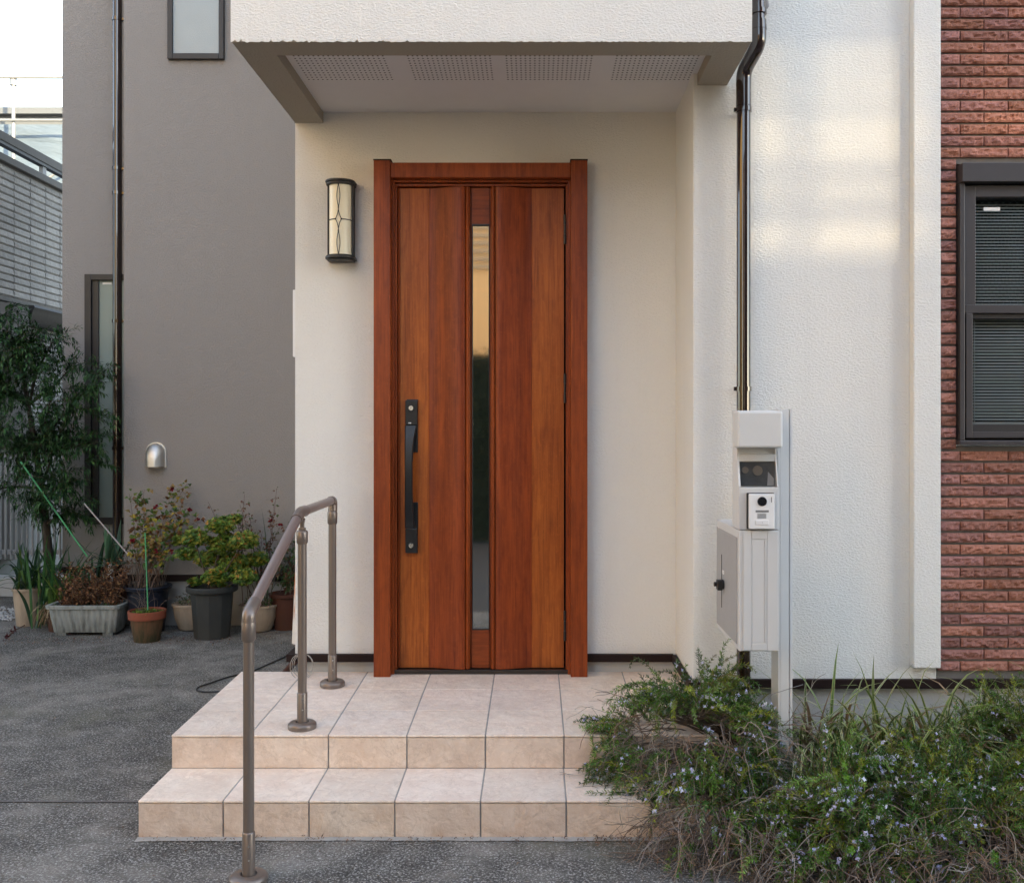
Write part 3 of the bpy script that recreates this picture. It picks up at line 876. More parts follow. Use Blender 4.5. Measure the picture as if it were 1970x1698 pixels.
# ---------------------------------------------------------------- handrail
HXR = -0.906
rail = thing("handrail", (HXR, 3.8, 0), "bronze tubular metal handrail with three posts climbing beside the tiled steps", "handrail")
BZ, BRL = M['bronze'], M['bronze_rail']
posts = [(3.10, 0.0, CZ + (822 - 1196) / 607.0), (3.815, 0.267, 1.02), (4.385, 0.279, 1.055)]
zt_rail = 1.110
def post(y, z0, z1, r, kind):
    m = MB(); m.tube([(HXR, y, z0 + 0.01), (HXR, y, z1)], r, 24); p = m.build("post", BZ, rail, smooth=True, angle=50)
    m = MB(); fr_ = 0.0555 if y > 3.5 else 0.0605
    m.lathe([(fr_ * 0.98, 0.0), (fr_, 0.012), (fr_ * 0.97, 0.019), (fr_ * 0.85, 0.0245), (fr_ * 0.55, 0.026), (r + 0.009, 0.026), (r + 0.007, 0.018)], (HXR, y, z0), 40)
    m.build("base_flange", BZ, p, smooth=True, angle=70)
    m = MB(); hh = 0.135 if y > 3.5 else 0.155
    m.lathe([(r + 0.0028, 0.01), (r + 0.0028, hh), (r + 0.001, hh + 0.004), (r - 0.001, hh + 0.005)], (HXR, y, z0), 24)
    m.build("base_sleeve", BZ, p, smooth=True, angle=50)
    for dz in (0.075, 0.118):
        m = MB(); m.tube([(HXR + 0.006, y - r - 0.0022, z0 + dz), (HXR + 0.006, y - r - 0.0040, z0 + dz)], 0.0026, 10)
        m.build("screw", M['chrome'], p)
    return p
RP = 0.0172
# front post
p0 = post(3.10, 0.0, 0.80, RP, 0)
p1 = post(3.815, 0.267, 1.015, RP, 1)
p2 = post(4.385, 0.281, 1.045, RP, 2)
m = MB(); m.lathe([(RP + 0.001, 0), (RP + 0.0050, 0.006), (RP + 0.0055, 0.058), (RP + 0.003, 0.066), (RP - 0.002, 0.068)], (HXR, 3.10, 0.762), 28); m.build("collar", BZ, p0, smooth=True, angle=50)
m = MB(); m.lathe([(RP + 0.001, 0), (RP + 0.0045, 0.006), (RP + 0.005, 0.046), (RP + 0.002, 0.052), (0.010, 0.056)], (HXR, 3.815, 0.985), 28); m.build("collar", BZ, p1, smooth=True, angle=50)
m = MB(); m.lathe([(RP + 0.001, 0), (RP + 0.0045, 0.006), (RP + 0.005, 0.052), (RP + 0.002, 0.060), (0.010, 0.064)], (HXR, 4.385, 1.005), 28); m.build("collar", BZ, p2, smooth=True, angle=50)
RR = 0.0185
A0 = (HXR, 3.10, 0.845); B0 = (HXR, 3.775, zt_rail); C0 = (HXR, 4.395, zt_rail + 0.002)
m = MB(); m.tube([(HXR, 3.135, 0.861), (HXR, 3.755, 1.100)], RR, 28); m.build("sloping_rail", BRL, rail, smooth=True, angle=60)
m = MB(); m.tube([(HXR, 3.80, zt_rail), (HXR, 4.365, zt_rail + 0.002)], RR, 28); m.build("level_rail", BRL, rail, smooth=True, angle=60)
def elbow(pts, r, name="elbow_joint"):
    m = MB(); a, b2, c2 = (Vector(q) for q in pts); L = [a]
    for i in range(9): t = i / 8; L.append((1 - t) ** 2 * (b2 + (a - b2) * .5) + 2 * t * (1 - t) * b2 + t * t * (b2 + (c2 - b2) * .5))
    L.append(c2); m.tube(L, r + 0.0012, 28); m.build(name, BZ, rail, smooth=True, angle=60)
elbow([(HXR, 3.10, 0.822), (HXR, 3.10, 0.850), (HXR, 3.165, 0.8735)], RR + 0.0022)
elbow([(HXR, 3.722, 1.0875), (HXR, 3.785, zt_rail + 0.001), (HXR, 3.855, zt_rail)], RR + 0.0020)
elbow([(HXR, 4.345, zt_rail + 0.002), (HXR, 4.396, zt_rail + 0.002), (HXR, 4.390, 1.064)], RR + 0.0010)
m = MB(); m.tube([(HXR, 3.815, 1.035), (HXR, 3.815, 1.062), (HXR, 3.815, 1.085)], [0.0085, 0.0085, 0.013], 16)
m.box(HXR - 0.012, HXR + 0.012, 3.805, 3.825, 1.0405, 1.048); m.build("rail_bracket", BZ, rail, smooth=True, angle=40)
m = MB(); m.box(HXR - 0.006, HXR + 0.004, 3.0788, 3.0830, 0.795, 0.818); m.build("cable_notch", M['drip'], rail)

# ---------------------------------------------------------------- intercom and letterbox post
PF = 3.5
ip = thing("intercom_post", (0.925, 3.62, 0), "pale grey metal gate post carrying an intercom and a letterbox in front of the downpipe", "letterbox post")
S5 = F / PF
def X5(px): return (px - 1028) / S5
def Z5(py): return CZ + (822 - py) / S5
PW = M['post_white']
m = MB()
m.box(0.898, 0.9375, 3.60, 3.705, 0, 1.506); m.box(0.9415, 0.951, 3.60, 3.705, 0, 1.508); m.box(0.9375, 0.9415, 3.608, 3.70, 0, 1.502)
m.box(0.9075, 0.9095, 3.5985, 3.60, 0, 1.506)
m.build("post", PW, ip, bevel=0.0015)
m = MB(); m.box(0.872, 0.8975, 3.62, 3.70, Z5(1018), 1.502); m.build("mounting_rail", PW, ip)
# letterbox
m = MB(); x0, x1, z0, z1 = X5(1421.5), X5(1497.5), Z5(1252), Z5(1020)
yb = 3.925
m.box(x0, x1, PF, yb, z0, z1)
lb = m.build("letterbox", PW, ip, bevel=0.003)
lb["label"] = "deep grey letterbox with a black latch on its side"
m = MB(); fx0, fx1 = x0 + 0.0, x1
m.box(X5(1430), X5(1445), PF - 0.004, PF - 0.0005, z0 + 0.004, z1 - 0.002)
m.box(X5(1446), X5(1475), PF - 0.004, PF - 0.0005, z0 + 0.004, z0 + 0.028); m.box(X5(1446), X5(1475), PF - 0.004, PF - 0.0005, Z5(1036), z1 - 0.002)
m.box(X5(1446.8), X5(1470), PF - 0.0025, PF - 0.0005, z0 + 0.030, Z5(1037.5)); m.box(X5(1471.2), X5(1474), PF - 0.004, PF - 0.0005, z0 + 0.030, Z5(1037.5))
m.box(X5(1476), X5(1496.5), PF - 0.003, PF - 0.0005, z0 + 0.003, z1 - 0.002)
m.build("mail_flap", PW, lb, bevel=0.0008)
m = MB(); m.box(x0 - 0.0035, x0 - 0.0004, PF + 0.025, yb - 0.018, z0 + 0.02, z1 - 0.028); m.build("side_door", simple("side door shade grey", (0.36, 0.36, 0.365), 0.5, var=0.06), lb, bevel=0.001)  # grey carries the weaker light on this side in its colour
m = MB(); m.box(x0 - 0.0042, x0 - 0.0036, 3.797, 3.807, WZ(1168, 3.8), WZ(1066, 3.8)); m.build("latch_slot", M['dark_hole'], lb)
m = MB()
def xcyl(m, x_a, x_b, y, z, r, n=16): m.tube([(x_a, y, z), (x_b, y, z)], r, n)
ly, lz_ = 3.765, WZ(1124, 3.76)
xcyl(m, x0 - 0.004, x0 - 0.014, ly, lz_, 0.019); m.box(x0 - 0.030, x0 - 0.012, ly - 0.024, ly + 0.012, lz_ - 0.020, lz_ + 0.018); xcyl(m, x0 - 0.030, x0 - 0.040, ly + 0.006, lz_, 0.009)
m.build("latch", M['black_metal'], lb, bevel=0.002)
m = MB(); m.box(x0 - 0.007, x0 - 0.004, ly - 0.016, ly + 0.010, lz_ + 0.040, lz_ + 0.054); m.build("latch_tab", M['sticker'], lb, bevel=0.001)
# intercom housing: side cheek, sloping name-plate recess, panel
xa, xb = X5(1422), X5(1497.5)
m = MB(); dpt = 0.12
m.box(xa, xb, PF + 0.045, PF + dpt, Z5(1018.5), 1.500)                                  # back shell
m.box(xa, xb, PF + 0.001, PF + 0.0445, Z5(1018.5), Z5(937))                             # lower panel block
m.prism([(PF + 0.001, Z5(937)), (PF + 0.001, Z5(937) + 0.004), (PF + 0.030, Z5(878)), (PF + 0.030, 1.500), (PF + 0.0445, 1.500), (PF + 0.0445, Z5(937))], 'x', xa - 0.002, xa + 0.006)
m.prism([(PF + 0.001, Z5(937)), (PF + 0.001, Z5(937) + 0.004), (PF + 0.030, Z5(878)), (PF + 0.030, 1.500), (PF + 0.0445, 1.500), (PF + 0.0445, Z5(937))], 'x', xb - 0.004, xb)
m.box(xa + 0.006, xb - 0.004, PF + 0.031, PF + 0.0445, Z5(888), Z5(874))
hs_ = m.build("intercom_housing", PW, ip, bevel=0.0015)
m = MB(); m.quad((xa + 0.007, PF + 0.004, Z5(935)), (xb - 0.005, PF + 0.004, Z5(935)), (xb - 0.005, PF + 0.032, Z5(889)), (xa + 0.007, PF + 0.032, Z5(889)))
m.build("viewing_window", M['pane_cover'], hs_)
m = MB(); m.box(xa + 0.0065, xb - 0.0045, PF + 0.043, PF + 0.0448, Z5(936), Z5(889)); m.build("window_recess", simple("recess grey", (0.22, 0.22, 0.22), 0.5, var=0.5, vscale=22), hs_)
m = MB(); m.tube([(xa + 0.03, PF + 0.036, Z5(905)), (xa + 0.03, PF + 0.0425, Z5(905))], 0.012, 16); m.tube([(xa + 0.075, PF + 0.036, Z5(906)), (xa + 0.075, PF + 0.0425, Z5(906))], 0.018, 16)
m.build("bulb", simple("bulb amber", (0.50, 0.44, 0.36), 0.35), hs_)
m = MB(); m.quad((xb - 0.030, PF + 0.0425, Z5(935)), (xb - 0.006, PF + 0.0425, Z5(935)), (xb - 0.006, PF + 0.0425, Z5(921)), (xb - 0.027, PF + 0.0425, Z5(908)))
m.build("light_patch", M['intercom_white'], hs_)  # white piece standing in for a triangle of light behind the cover
m = MB(); m.box(X5(1414), X5(1500.5), PF - 0.045, PF + 0.036, Z5(861), Z5(791)); m.build("lamp_hood", simple("hood white", (0.62, 0.62, 0.61), 0.5, var=0.04), hs_, bevel=0.008)
# intercom unit
ux0, ux1, uz0, uz1 = X5(1438.5), X5(1487.5), Z5(1016), Z5(949)
m = MB(); m.box(ux0 - 0.005, ux1 + 0.001, PF - 0.010, PF + 0.0005, uz0 - 0.001, uz1 + 0.003); ic = m.build("intercom", M['black_metal'], ip, bevel=0.002)
m = MB(); m.box(ux0, ux1, PF - 0.022, PF - 0.0105, uz0, uz1); m.build("face_plate", M['intercom_white'], ic, bevel=0.003)
def px5(px, py): return X5(px), Z5(py)
m = MB(); cx, cz_ = px5(1463.5, 963.5)
m.tube([(cx, PF - 0.0215, cz_), (cx, PF - 0.026, cz_)], [0.0175, 0.016], 24); m.build("camera_lens", simple("lens glass", (0.010, 0.010, 0.012), 0.08, var=0.1, coat=1.0), ic, smooth=True, angle=40)
m = MB(); m.box(X5(1451), X5(1476), PF - 0.0232, PF - 0.0222, Z5(984), Z5(980)); m.build("name_strip", M['grey_dark_plastic'], ic); m = MB(); m.box(X5(1480.5), X5(1482), PF - 0.0232, PF - 0.0222, Z5(965), Z5(955)); m.build("status_light", M['grey_dark_plastic'], ic)
m = MB()
for k in range(10): m.box(X5(1455 + k * 1.7), X5(1455 + k * 1.7 + 0.7), PF - 0.0229, PF - 0.0222, Z5(996), Z5(986.5))
m.build("speaker_grille", M['grey_dark_plastic'], ic)
m = MB(); m.box(X5(1451), X5(1476), PF - 0.0245, PF - 0.0222, Z5(1008), Z5(999)); m.build("call_button", M['intercom_white'], ic, bevel=0.0012)
m = MB(); m.tube([(X5(1463.5), PF - 0.0247, Z5(1003.5)), (X5(1463.5), PF - 0.0252, Z5(1003.5))], 0.0012, 8); m.build("button_mark", M['grey_dark_plastic'], ic)

# ---------------------------------------------------------------- grey house on the left
GA, GB = 7.10, 7.50
gh = thing("grey_house", (-2.3, GA, 0), "taupe grey stuccoed house with slim dark windows beside the porch", "house")
m = MB()
m.box(-2.983, -1.13, GA, GA + 0.25, 0.372, 5.9)
m.box(-3.622, -2.983, GB, GB + 2.5, 0.372, 0.70); m.box(-3.622, -3.440, GB, GB + 2.5, 0.70, 2.61); m.box(-3.622, -2.983, GB, GB + 2.5, 2.61, 5.9)
m.box(-2.983, -2.80, GA + 0.25, GB + 2.5, 0.372, 5.9)
m.build("wall", M['grey_stucco'], gh)
m = MB(); m.box(-3.64, -2.95, GB - 0.02, GB + 0.01, 0.325, 0.3715); m.box(-3.0, -1.166, GA - 0.02, GA + 0.01, 0.325, 0.3715); m.build("drip_flashing", M['drip'], gh)
m = MB(); m.box(-3.61, -2.97, GB + 0.015, GB + 2.5, 0, 0.371); m.box(-2.97, -1.12, GA + 0.015, GA + 0.2, 0, 0.371); m.build("foundation", M['foundation'], gh)
m = MB(); m.box(-3.75, -1.13, GA - 0.15, GB + 2.6, 5.9, 6.0); m.build("roof", M['coping'], gh)
# upper window
def WA(px): return (px - 1028) * GA / F
m = MB(); x0, x1, z0 = WA(325), WA(433), CZ + (822 - 117) * GA / F; z1 = z0 + 1.15
m.box(x0, x0 + 0.038, GA - 0.035, GA - 0.0005, z0, z1); m.box(x1 - 0.036, x1, GA - 0.035, GA - 0.0005, z0, z1)
m.box(x0 + 0.038, x1 - 0.036, GA - 0.035, GA - 0.0005, z0, z0 + 0.042); m.box(x0 + 0.038, x1 - 0.036, GA - 0.035, GA - 0.0005, z1 - 0.04, z1)
wn1 = m.build("window", M['frame_darker'], gh, bevel=0.004); wn1["label"] = "small upstairs window with a pale frosted pane"
box_obj("frosted_pane", M['frosted'], wn1, x0 + 0.038, x1 - 0.036, GA - 0.018, GA - 0.006, z0 + 0.042, z1 - 0.04)
# tall slit window in the recess
x0, x1, z0, z1 = -3.440, -2.99, 0.70, 2.61
m = MB(); m.box(x0, x0 + 0.05, GB - 0.03, GB + 0.05, z0, z1); m.box(x0 + 0.05, x1, GB - 0.03, GB + 0.05, z1 - 0.045, z1); m.box(x0 + 0.05, x1, GB - 0.03, GB + 0.05, z0, z0 + 0.05); m.box(x0 + .05, x0 + 0.10, GB - 0.01, GB + 0.05, z0 + .05, z1 - 0.045)
wn2 = m.build("window", M['frame_darker'], gh, bevel=0.003); wn2["label"] = "tall narrow frosted window behind the drainpipe"
box_obj("frosted_pane", M['frosted_green'], wn2, x0 + 0.10, x1, GB + 0.005, GB + 0.02, z0 + 0.05, z1 - 0.045)
box_obj("sticker", M['sticker'], wn2, x0 + 0.125, x0 + 0.195, GB + 0.002, GB + 0.0045, z1 - 0.075, z1 - 0.06)
# drainpipe of the grey house
gp = thing("drainpipe", (-3.135, 7.35, 0), "tall dark brown drainpipe in front of the slim window of the grey house", "drainpipe")
m = MB(); m.tube([(-3.135, 7.35, 0.05), (-3.135, 7.35, 5.85)], 0.034, 20); m.build("pipe", M['brown_pipe'], gp, smooth=True, angle=60)
for py in (38, 325, 372, 618, 862):
    zz = WZ(py, 7.35); m = MB(); m.tube([(-3.135, 7.35, zz - 0.012), (-3.135, 7.35, zz + 0.012)], 0.039, 20); m.box(-3.10, -2.985, 7.34, 7.36, zz - 0.008, zz + 0.008); m.build("pipe_clip", M['brown_pipe'], gp)
# stainless vent hood
vx, vz = -2.745, 1.155
vh = MB(); hw, ht, dd = 0.066, 0.17, 0.085; nn = 22; rows = []
nv = 8
for j in range(nv + 1):
    s_ = j / nv; k = math.cos(s_ * math.pi / 2); ring = []
    pts = [(-1, 0.0)] + [(-math.cos(math.pi * i / nn), None) for i in range(nn + 1)] + [(1, 0.0)]
    for i in range(nn + 3):
        if i == 0: x, z = -hw, 0.0
        elif i == nn + 2: x, z = hw, 0.0
        else:
            a = math.pi * (i - 1) / nn; x = -hw * math.cos(a); z = (ht - hw) + hw * math.sin(a)
        q = 0.25 + 0.75 * k
        yy = GA - 0.010 - dd * math.sin(s_ * math.pi / 2)
        ring.append((vx + x * q if j else vx + x, yy, vz + (z * q if z > 0 else 0)))
    rows.append(ring)
for j in range(nv):
    for i in range(nn + 2):
        vh.quad(rows[j][i], rows[j][i + 1], rows[j + 1][i + 1], rows[j + 1][i])
vh.quad(*rows[-1][::-1])
hood = thing("vent_hood", (vx, GA, vz), "small domed stainless steel vent hood on the grey wall", "vent")
vh.build("dome", M['steel_vent'], hood, smooth=True, angle=80, recalc=True)
m = MB(); m.prism([(vx - 0.074, vz - 0.008)] + [(vx - 0.074 * math.cos(math.pi * i / 16), vz + 0.104 + 0.074 * math.sin(math.pi * i / 16)) for i in range(17)] + [(vx + 0.074, vz - 0.008)], 'y', GA - 0.010, GA - 0.0005)
m.build("flange", M['steel_vent'], hood)
m = MB(); m.box(vx - 0.062, vx + 0.062, GA - 0.060, GA - 0.011, vz - 0.004, vz - 0.001); m.build("grille", simple("vent underside", (0.10, 0.03, 0.025), 0.6), hood)

# ---------------------------------------------------------------- neighbour's house with grey relief siding (far left)
sh_ = thing("siding_house", (-5.0, 9.5, 0), "neighbouring house clad in grey relief siding under a metal parapet", "house")
NX = -5.0
m = MB(); m.col = (0.5, 0.5, 0.5); m.box(-9, NX - 0.012, 7.0, 16, 2.66, 3.93)
pitch, ln = 0.0685, 0.303
zz = 3.915
while zz > 2.70:
    y = 6.97
    while y < 13:
        v = rnd.uniform(0.85, 1.15); m.col = (v, v, v); n = len(m.v)
        ya, yb2, za, zb2 = y + 0.006, y + ln - 0.006, zz - pitch + 0.0045, zz
        nx_ = 12; rr = rnd.uniform(0, 50)
        for (z_, o) in ((za, 0.0), (za + 0.012, 0.014), (zb2 - 0.014, 0.012), (zb2, 0.0)):
            for i in range(nx_ + 1): m.v.append((NX - 0.012 + o + (0.006 * mn.noise(Vector((rr + i * 0.8, z_ * 70, 1))) if o else 0), ya + (yb2 - ya) * i / nx_, z_))
        for j in range(3):
            for i in range(nx_): a = n + j * (nx_ + 1) + i; m.face((a, a + 1, a + nx_ + 2, a + nx_ + 1))
        y += ln
    zz -= pitch
m.build("relief_siding", M['siding'], sh_)
m = MB(); m.box(-9, NX + 0.04, 6.9, 16, 3.93, 4.00); m.box(-9, NX + 0.02, 6.9, 16, 2.63, 2.66); m.build("coping", M['coping'], sh_, bevel=0.005)
rr_ = MB(); rr_.box(NX - 0.03, NX + 0.045, 6.9, 16, 4.115, 4.20); rr_.build("parapet_rail", M['coping'], sh_, bevel=0.006)
rr_ = MB(); rr_.box(NX - 0.03, NX + 0.035, 6.9, 16, 4.085, 4.1145); rr_.build("rail_underside", M['frame_darker'], sh_)
for y in (9.94, 12.0, 7.9): box_obj("rail_post", M['bar_white'], sh_, NX - 0.02, NX + 0.02, y - 0.035, y + 0.035, 4.0005, 4.0845)
m = MB(); prof = [(NX + 0.00, 2.60)] ; 
gprof = [(NX - 0.0, 2.615), (NX + 0.16, 2.62), (NX + 0.17, 2.60), (NX + 0.15, 2.56), (NX + 0.13, 2.47), (NX + 0.10, 2.435), (NX - 0.0, 2.43)]
m.prism(gprof, 'y', 9.45, 13); m.build("box_gutter", M['frame_darker'], sh_, smooth=True, angle=30)
m = MB(); m.box(-9, NX - 0.015, 7.0, 16, 0, 2.629); 
z = 1.22
while z < 2.42: m.prism([(NX - 0.015, z), (NX + 0.008, z + 0.006), (NX + 0.004, z + 0.030), (NX - 0.015, z + 0.034)], 'y', 7.0, 13); z += 0.0455
m.build("ribbed_wall", M['louver_grey'], sh_)
m = MB(); m.box(NX - 0.014, NX + 0.13, 9.10, 9.42, 0.2, 2.60); m.build("plain_panel", M['coping'], sh_)
# bar fence in front of it
bf = thing("bar_fence", (-4.3, 8.6, 0), "pale vertical bar fence beyond the bushy tree", "fence")
m = MB()
for k in range(34): m.box(-5.0 + k * 0.048, -4.989 + k * 0.048, 8.6, 8.625, 0.28, 1.25)
m.build("bars", M['bar_white'], bf)
m = MB(); m.box(-5.02, -3.3, 8.626, 8.65, 1.19, 1.23); m.box(-5.02, -3.3, 8.626, 8.65, 0.32, 0.36); m.build("crossbar", M['bar_white'], bf)
kb = MB(); kb.box(-9, -3.62, 8.3, 8.5, 0, 0.16); tag(kb.build("kerb", M['foundation'], None, bevel=0.01), kind="structure")

# ---------------------------------------------------------------- scaffolded building behind
sb = thing("sheeted_building", (-8, 16.5, 0), "building under repair wrapped in pale blue scaffold sheeting", "building")
m = MB()
def sheet(u, v): return (-13 + 8.5 * u, 16.5 + 0.06 * mn.noise(Vector((u * 14, v * 9, 0))), v * 6.55)
m.grid(sheet, 60, 50); m.build("safety_sheet", M['sheet'], sb, smooth=True, angle=180)
m = MB(); m.box(-13, -4.5, 16.7, 22, 0, 6.75); m.box(-13.1, -4.4, 16.55, 22.1, 6.75, 6.86); m.build("wall", simple("pale wall", (0.15, 0.165, 0.18), 0.8), sb)
sc_ = thing("scaffolding", (-8.5, 16.2, 0), "galvanised scaffold tubes standing against the sheeted building", "scaffold")
for x in (WX(26, 16.1), WX(26, 16.1) - 1.8, WX(26, 16.1) + 1.8, WX(26, 16.1) + 3.6):
    m = MB(); m.tube([(x, 16.1, 0), (x, 16.1, WZ(135, 16.1))], 0.03, 10); m.tube([(x, 16.1, WZ(165, 16.1)), (x, 16.1, WZ(150, 16.1))], 0.055, 10); m.build("standard_tube", M['scaffold'], sc_, smooth=True, angle=60)
for zz in (WZ(150, 16.1), WZ(232, 16.1), WZ(190, 16.1) - 2.2):
    m = MB(); m.tube([(-13, 16.05, zz), (-4.5, 16.05, zz - 0.02)], 0.024, 10); m.build("ledger_tube", M['scaffold'], sc_, smooth=True, angle=60)
m = MB(); m.tube([(-8.6, 16.15, 5.2), (-7.0, 16.15, 6.2)], 0.02, 8); m.build("brace_tube", M['scaffold'], sc_)

# ---------------------------------------------------------------- across the street, behind the camera (seen in the door's glass)
oh = thing("cream_house", (0, -6.3, 0), "cream rendered house across the street, mirrored in the glass strip of the door", "house")
CR = simple("cream render", (0.88, 0.54, 0.24), 0.85, var=0.05, vscale=3)
CRD = simple("weathered boards", (0.46, 0.38, 0.27), 0.8, var=0.15, vscale=3)
# sun slopes for aiming the slots of the added blocker at the wall
te, ta = math.tan(R(SUN_EL)), math.tan(R(SUN_AZ))
m = MB(); m.box(-3.4, 1.1, -6.6, -6.25, 0, 5.3); m.build("wall", CR, oh)
for k in range(6): box_obj("balcony_slat", CRD, oh, -2.6, 1.0, -6.24, -6.20, 3.95 + k * 0.125, 4.00 + k * 0.125)
m = MB(); m.box(-3.5, 1.2, -6.8, -6.2, 5.3, 5.38); m.build("roof", M['coping'], oh)
# added sun blocker; its slots and slats shape the sun patches on the walls
TB = thing("sun_blocker_house", (9, -6.3, 0), "unseen tall dark house added across the street to block the low sun", "house")
dk = simple("dark cladding", (0.085, 0.08, 0.075), 0.8, var=0.1, vscale=3)
DYY = 4.1 + 6.25
dz, dx = DYY / math.cos(R(SUN_AZ)) * te, DYY * ta
ox0, ox1 = 0.90 + dx, 2.65 + dx
oz0, oz1 = 2.10 + dz, 3.12 + dz
m = MB()
m.box(1.3, ox0, -6.6, -6.25, 0, 8.8); m.box(ox1, 15, -6.6, -6.25, 0, 8.8)
m.box(ox0, ox1, -6.6, -6.25, 0, oz0); m.box(ox0, ox1, -6.6, -6.25, oz1, 8.8)
m.build("wall", dk, TB)
m = MB(); m.box(1.25, 15.1, -6.8, -6.2, 8.8, 8.9); m.build("roof", M['coping'], TB)
def zrow(py): return WZ(py, 4.105) + dz
def xcol(px): return WX(px, 4.105) + dx
m = MB()
for (pa, pb) in ((60, 85), (128, 150), (192, 214), (322, 348), (388, 424), (486, 530)):
    m.box(ox0, ox1, -6.245, -6.235, zrow(pb), zrow(pa))
m.build("sun_mask_bars", dk, TB)  # bars added to cut the sun patch into bands
m = MB(); m.box(xcol(1515), xcol(1552), -6.234, -6.225, oz0, oz1); m.build("sun_mask_post", dk, TB)
m = MB(); m.box(xcol(1742), xcol(1850), -6.234, -6.225, oz0, oz1); m.build("sun_mask_post", dk, TB)  # posts added to shade upright strips of the sun patch
m = MB(); m.box(xcol(1850), ox1, -6.234, -6.225, oz0, zrow(300)); m.build("sun_mask_panel", dk, TB)  # panel added to shade the lower bricks
m = MB(); z = oz0
while z < oz1 - 0.025: m.box(ox0, ox1, -6.30, -6.296, z, z + 0.0195); z += 0.025
m.build("sun_dimming_slats", dk, TB)  # fine slats added to dim the sun through the slot
# unseen side house added so its sunlit flank throws warm light into the porch
SN = thing("warm_bounce_house", (-6.5, -2, 0), "unseen ochre house added beside the street to bounce warm sun into the porch", "house")
CW = simple("pale ochre render", (0.88, 0.57, 0.22), 0.85, var=0.05, vscale=3)
m = MB(); m.box(-9.5, -6.0, -6.0, 2.4, 0, 7.6); m.build("wall", CW, SN)
m = MB(); m.box(-9.6, -5.9, -6.1, 2.5, 7.6, 7.7); m.build("roof", M['coping'], SN)
# dark street sheet added to cut bounce and darken the door glass reflection
g = MB(); g.quad((-40, -5.6, 0.004), (40, -5.6, 0.004), (40, 1.6, 0.004), (-40, 1.6, 0.004))
tag(g.build("street", simple("dark asphalt", (0.045, 0.045, 0.045), 0.9, var=0.3, vscale=20)), kind="structure")
# ================================================================ POTS AND PLANTS
rnd = random.Random(21)
U = rnd.uniform
def rdir():
    while True:
        v = Vector((U(-1, 1), U(-1, 1), U(-1, 1)))
        if 0.05 < v.length < 1: return v.normalized()
def vary(c, a=0.2):
    k = U(1 - a, 1 + a); return (c[0] * k * U(.93, 1.07), c[1] * k, c[2] * k * U(.9, 1.1))
def leaf(m, p, d, up, ln, wd, curl=0.15, col=None):
    """pointed, slightly folded leaf blade"""
    if col: m.col = col
    d = d.normalized(); s = d.cross(up)
    if s.length < 1e-4: s = d.orthogonal()
    s.normalize(); n = s.cross(d).normalized()
    b = p; mid = p + d * ln * 0.45 + n * ln * curl * 0.3; tip = p + d * ln - n * ln * curl
    k = len(m.v)
    l = mid + s * wd * 0.5 + n * wd * 0.12; r_ = mid - s * wd * 0.5 + n * wd * 0.12
    m.v += [tuple(b), tuple(r_), tuple(mid), tuple(l), tuple(tip)]
    m.face((k, k + 1, k + 2)); m.face((k, k + 2, k + 3)); m.face((k + 1, k + 4, k + 2)); m.face((k + 2, k + 4, k + 3))
def strap(m, p, d, ln, wd, droop, col, col2=None, n=7, fold=0.25):
    """long arching strap leaf"""
    d = Vector(d).normalized(); pos = Vector(p); pts = [pos.copy()]; dirs = [d.copy()]
    for i in range(n):
        d = (d + Vector((0, 0, -droop * (0.4 + i / n) / n * 2.2)) + Vector((U(-1, 1), U(-1, 1), U(-1, 1))) * 0.03).normalized()
        pos = pos + d * ln / n; pts.append(pos.copy()); dirs.append(d.copy())
    k = len(m.v)
    for i, (q, dd) in enumerate(zip(pts, dirs)):
        s = dd.cross(Vector((0, 0, 1)));
        if s.length < 1e-3: s = Vector((1, 0, 0))
        s.normalize(); nn = s.cross(dd); t = i / n
        w = wd * 0.5 * (min(1, 0.55 + t * 1.6) if t < .5 else max(0.02, 1 - ((t - .5) / .5) ** 2.2))
        m.v += [tuple(q - s * w + nn * w * fold), tuple(q), tuple(q + s * w + nn * w * fold)]
    if col2:   # pale margins: outer halves get the margin colour as real stripe faces
        for i in range(n):
            a = k + 3 * i
            for (x, y) in ((0, 1), (1, 2)):
                p0, p1, p2, p3 = Vector(m.v[a + x]), Vector(m.v[a + y]), Vector(m.v[a + y + 3]), Vector(m.v[a + x + 3])
                f = 0.62 if x == 0 else 0.38
                q0, q1 = p0.lerp(p1, f if x == 0 else f), p3.lerp(p2, f if x == 0 else f)
                j = len(m.v); m.v += [tuple(q0), tuple(q1)]
                m.col = col2 if x == 0 else col; m.face((a + x, j, j + 1, a + x + 3))
                m.col = col if x == 0 else col2; m.face((j, a + y, a + y + 3, j + 1))
    else:
        m.col = col
        for i in range(n):
            a = k + 3 * i; m.face((a, a + 1, a + 4, a + 3)); m.face((a + 1, a + 2, a + 5, a + 4))
def wander(p, d, ln, n, jit=0.15, droop=0.0, lift=0.0):
    d = Vector(d).normalized(); p = Vector(p); out = [p.copy()]
    for i in range(n):
        d = (d + rdir() * jit + Vector((0, 0, lift - droop * (i / n)))).normalized()
        p = p + d * ln / n; out.append(p.copy())
    return out
def flower(m, p, r, col, n=5, up=None):
    a = (up or rdir()).orthogonal().normalized(); b = (up or rdir()).cross(a) if up else a.cross(rdir()).normalized()
    nrm = a.cross(b).normalized()
    for i in range(n):
        t = 2 * math.pi * i / n; d = a * math.cos(t) + b * math.sin(t)
        m.col = vary(col, 0.12); leaf(m, p, d + nrm * 0.4, nrm, r, r * 0.75, 0.1)

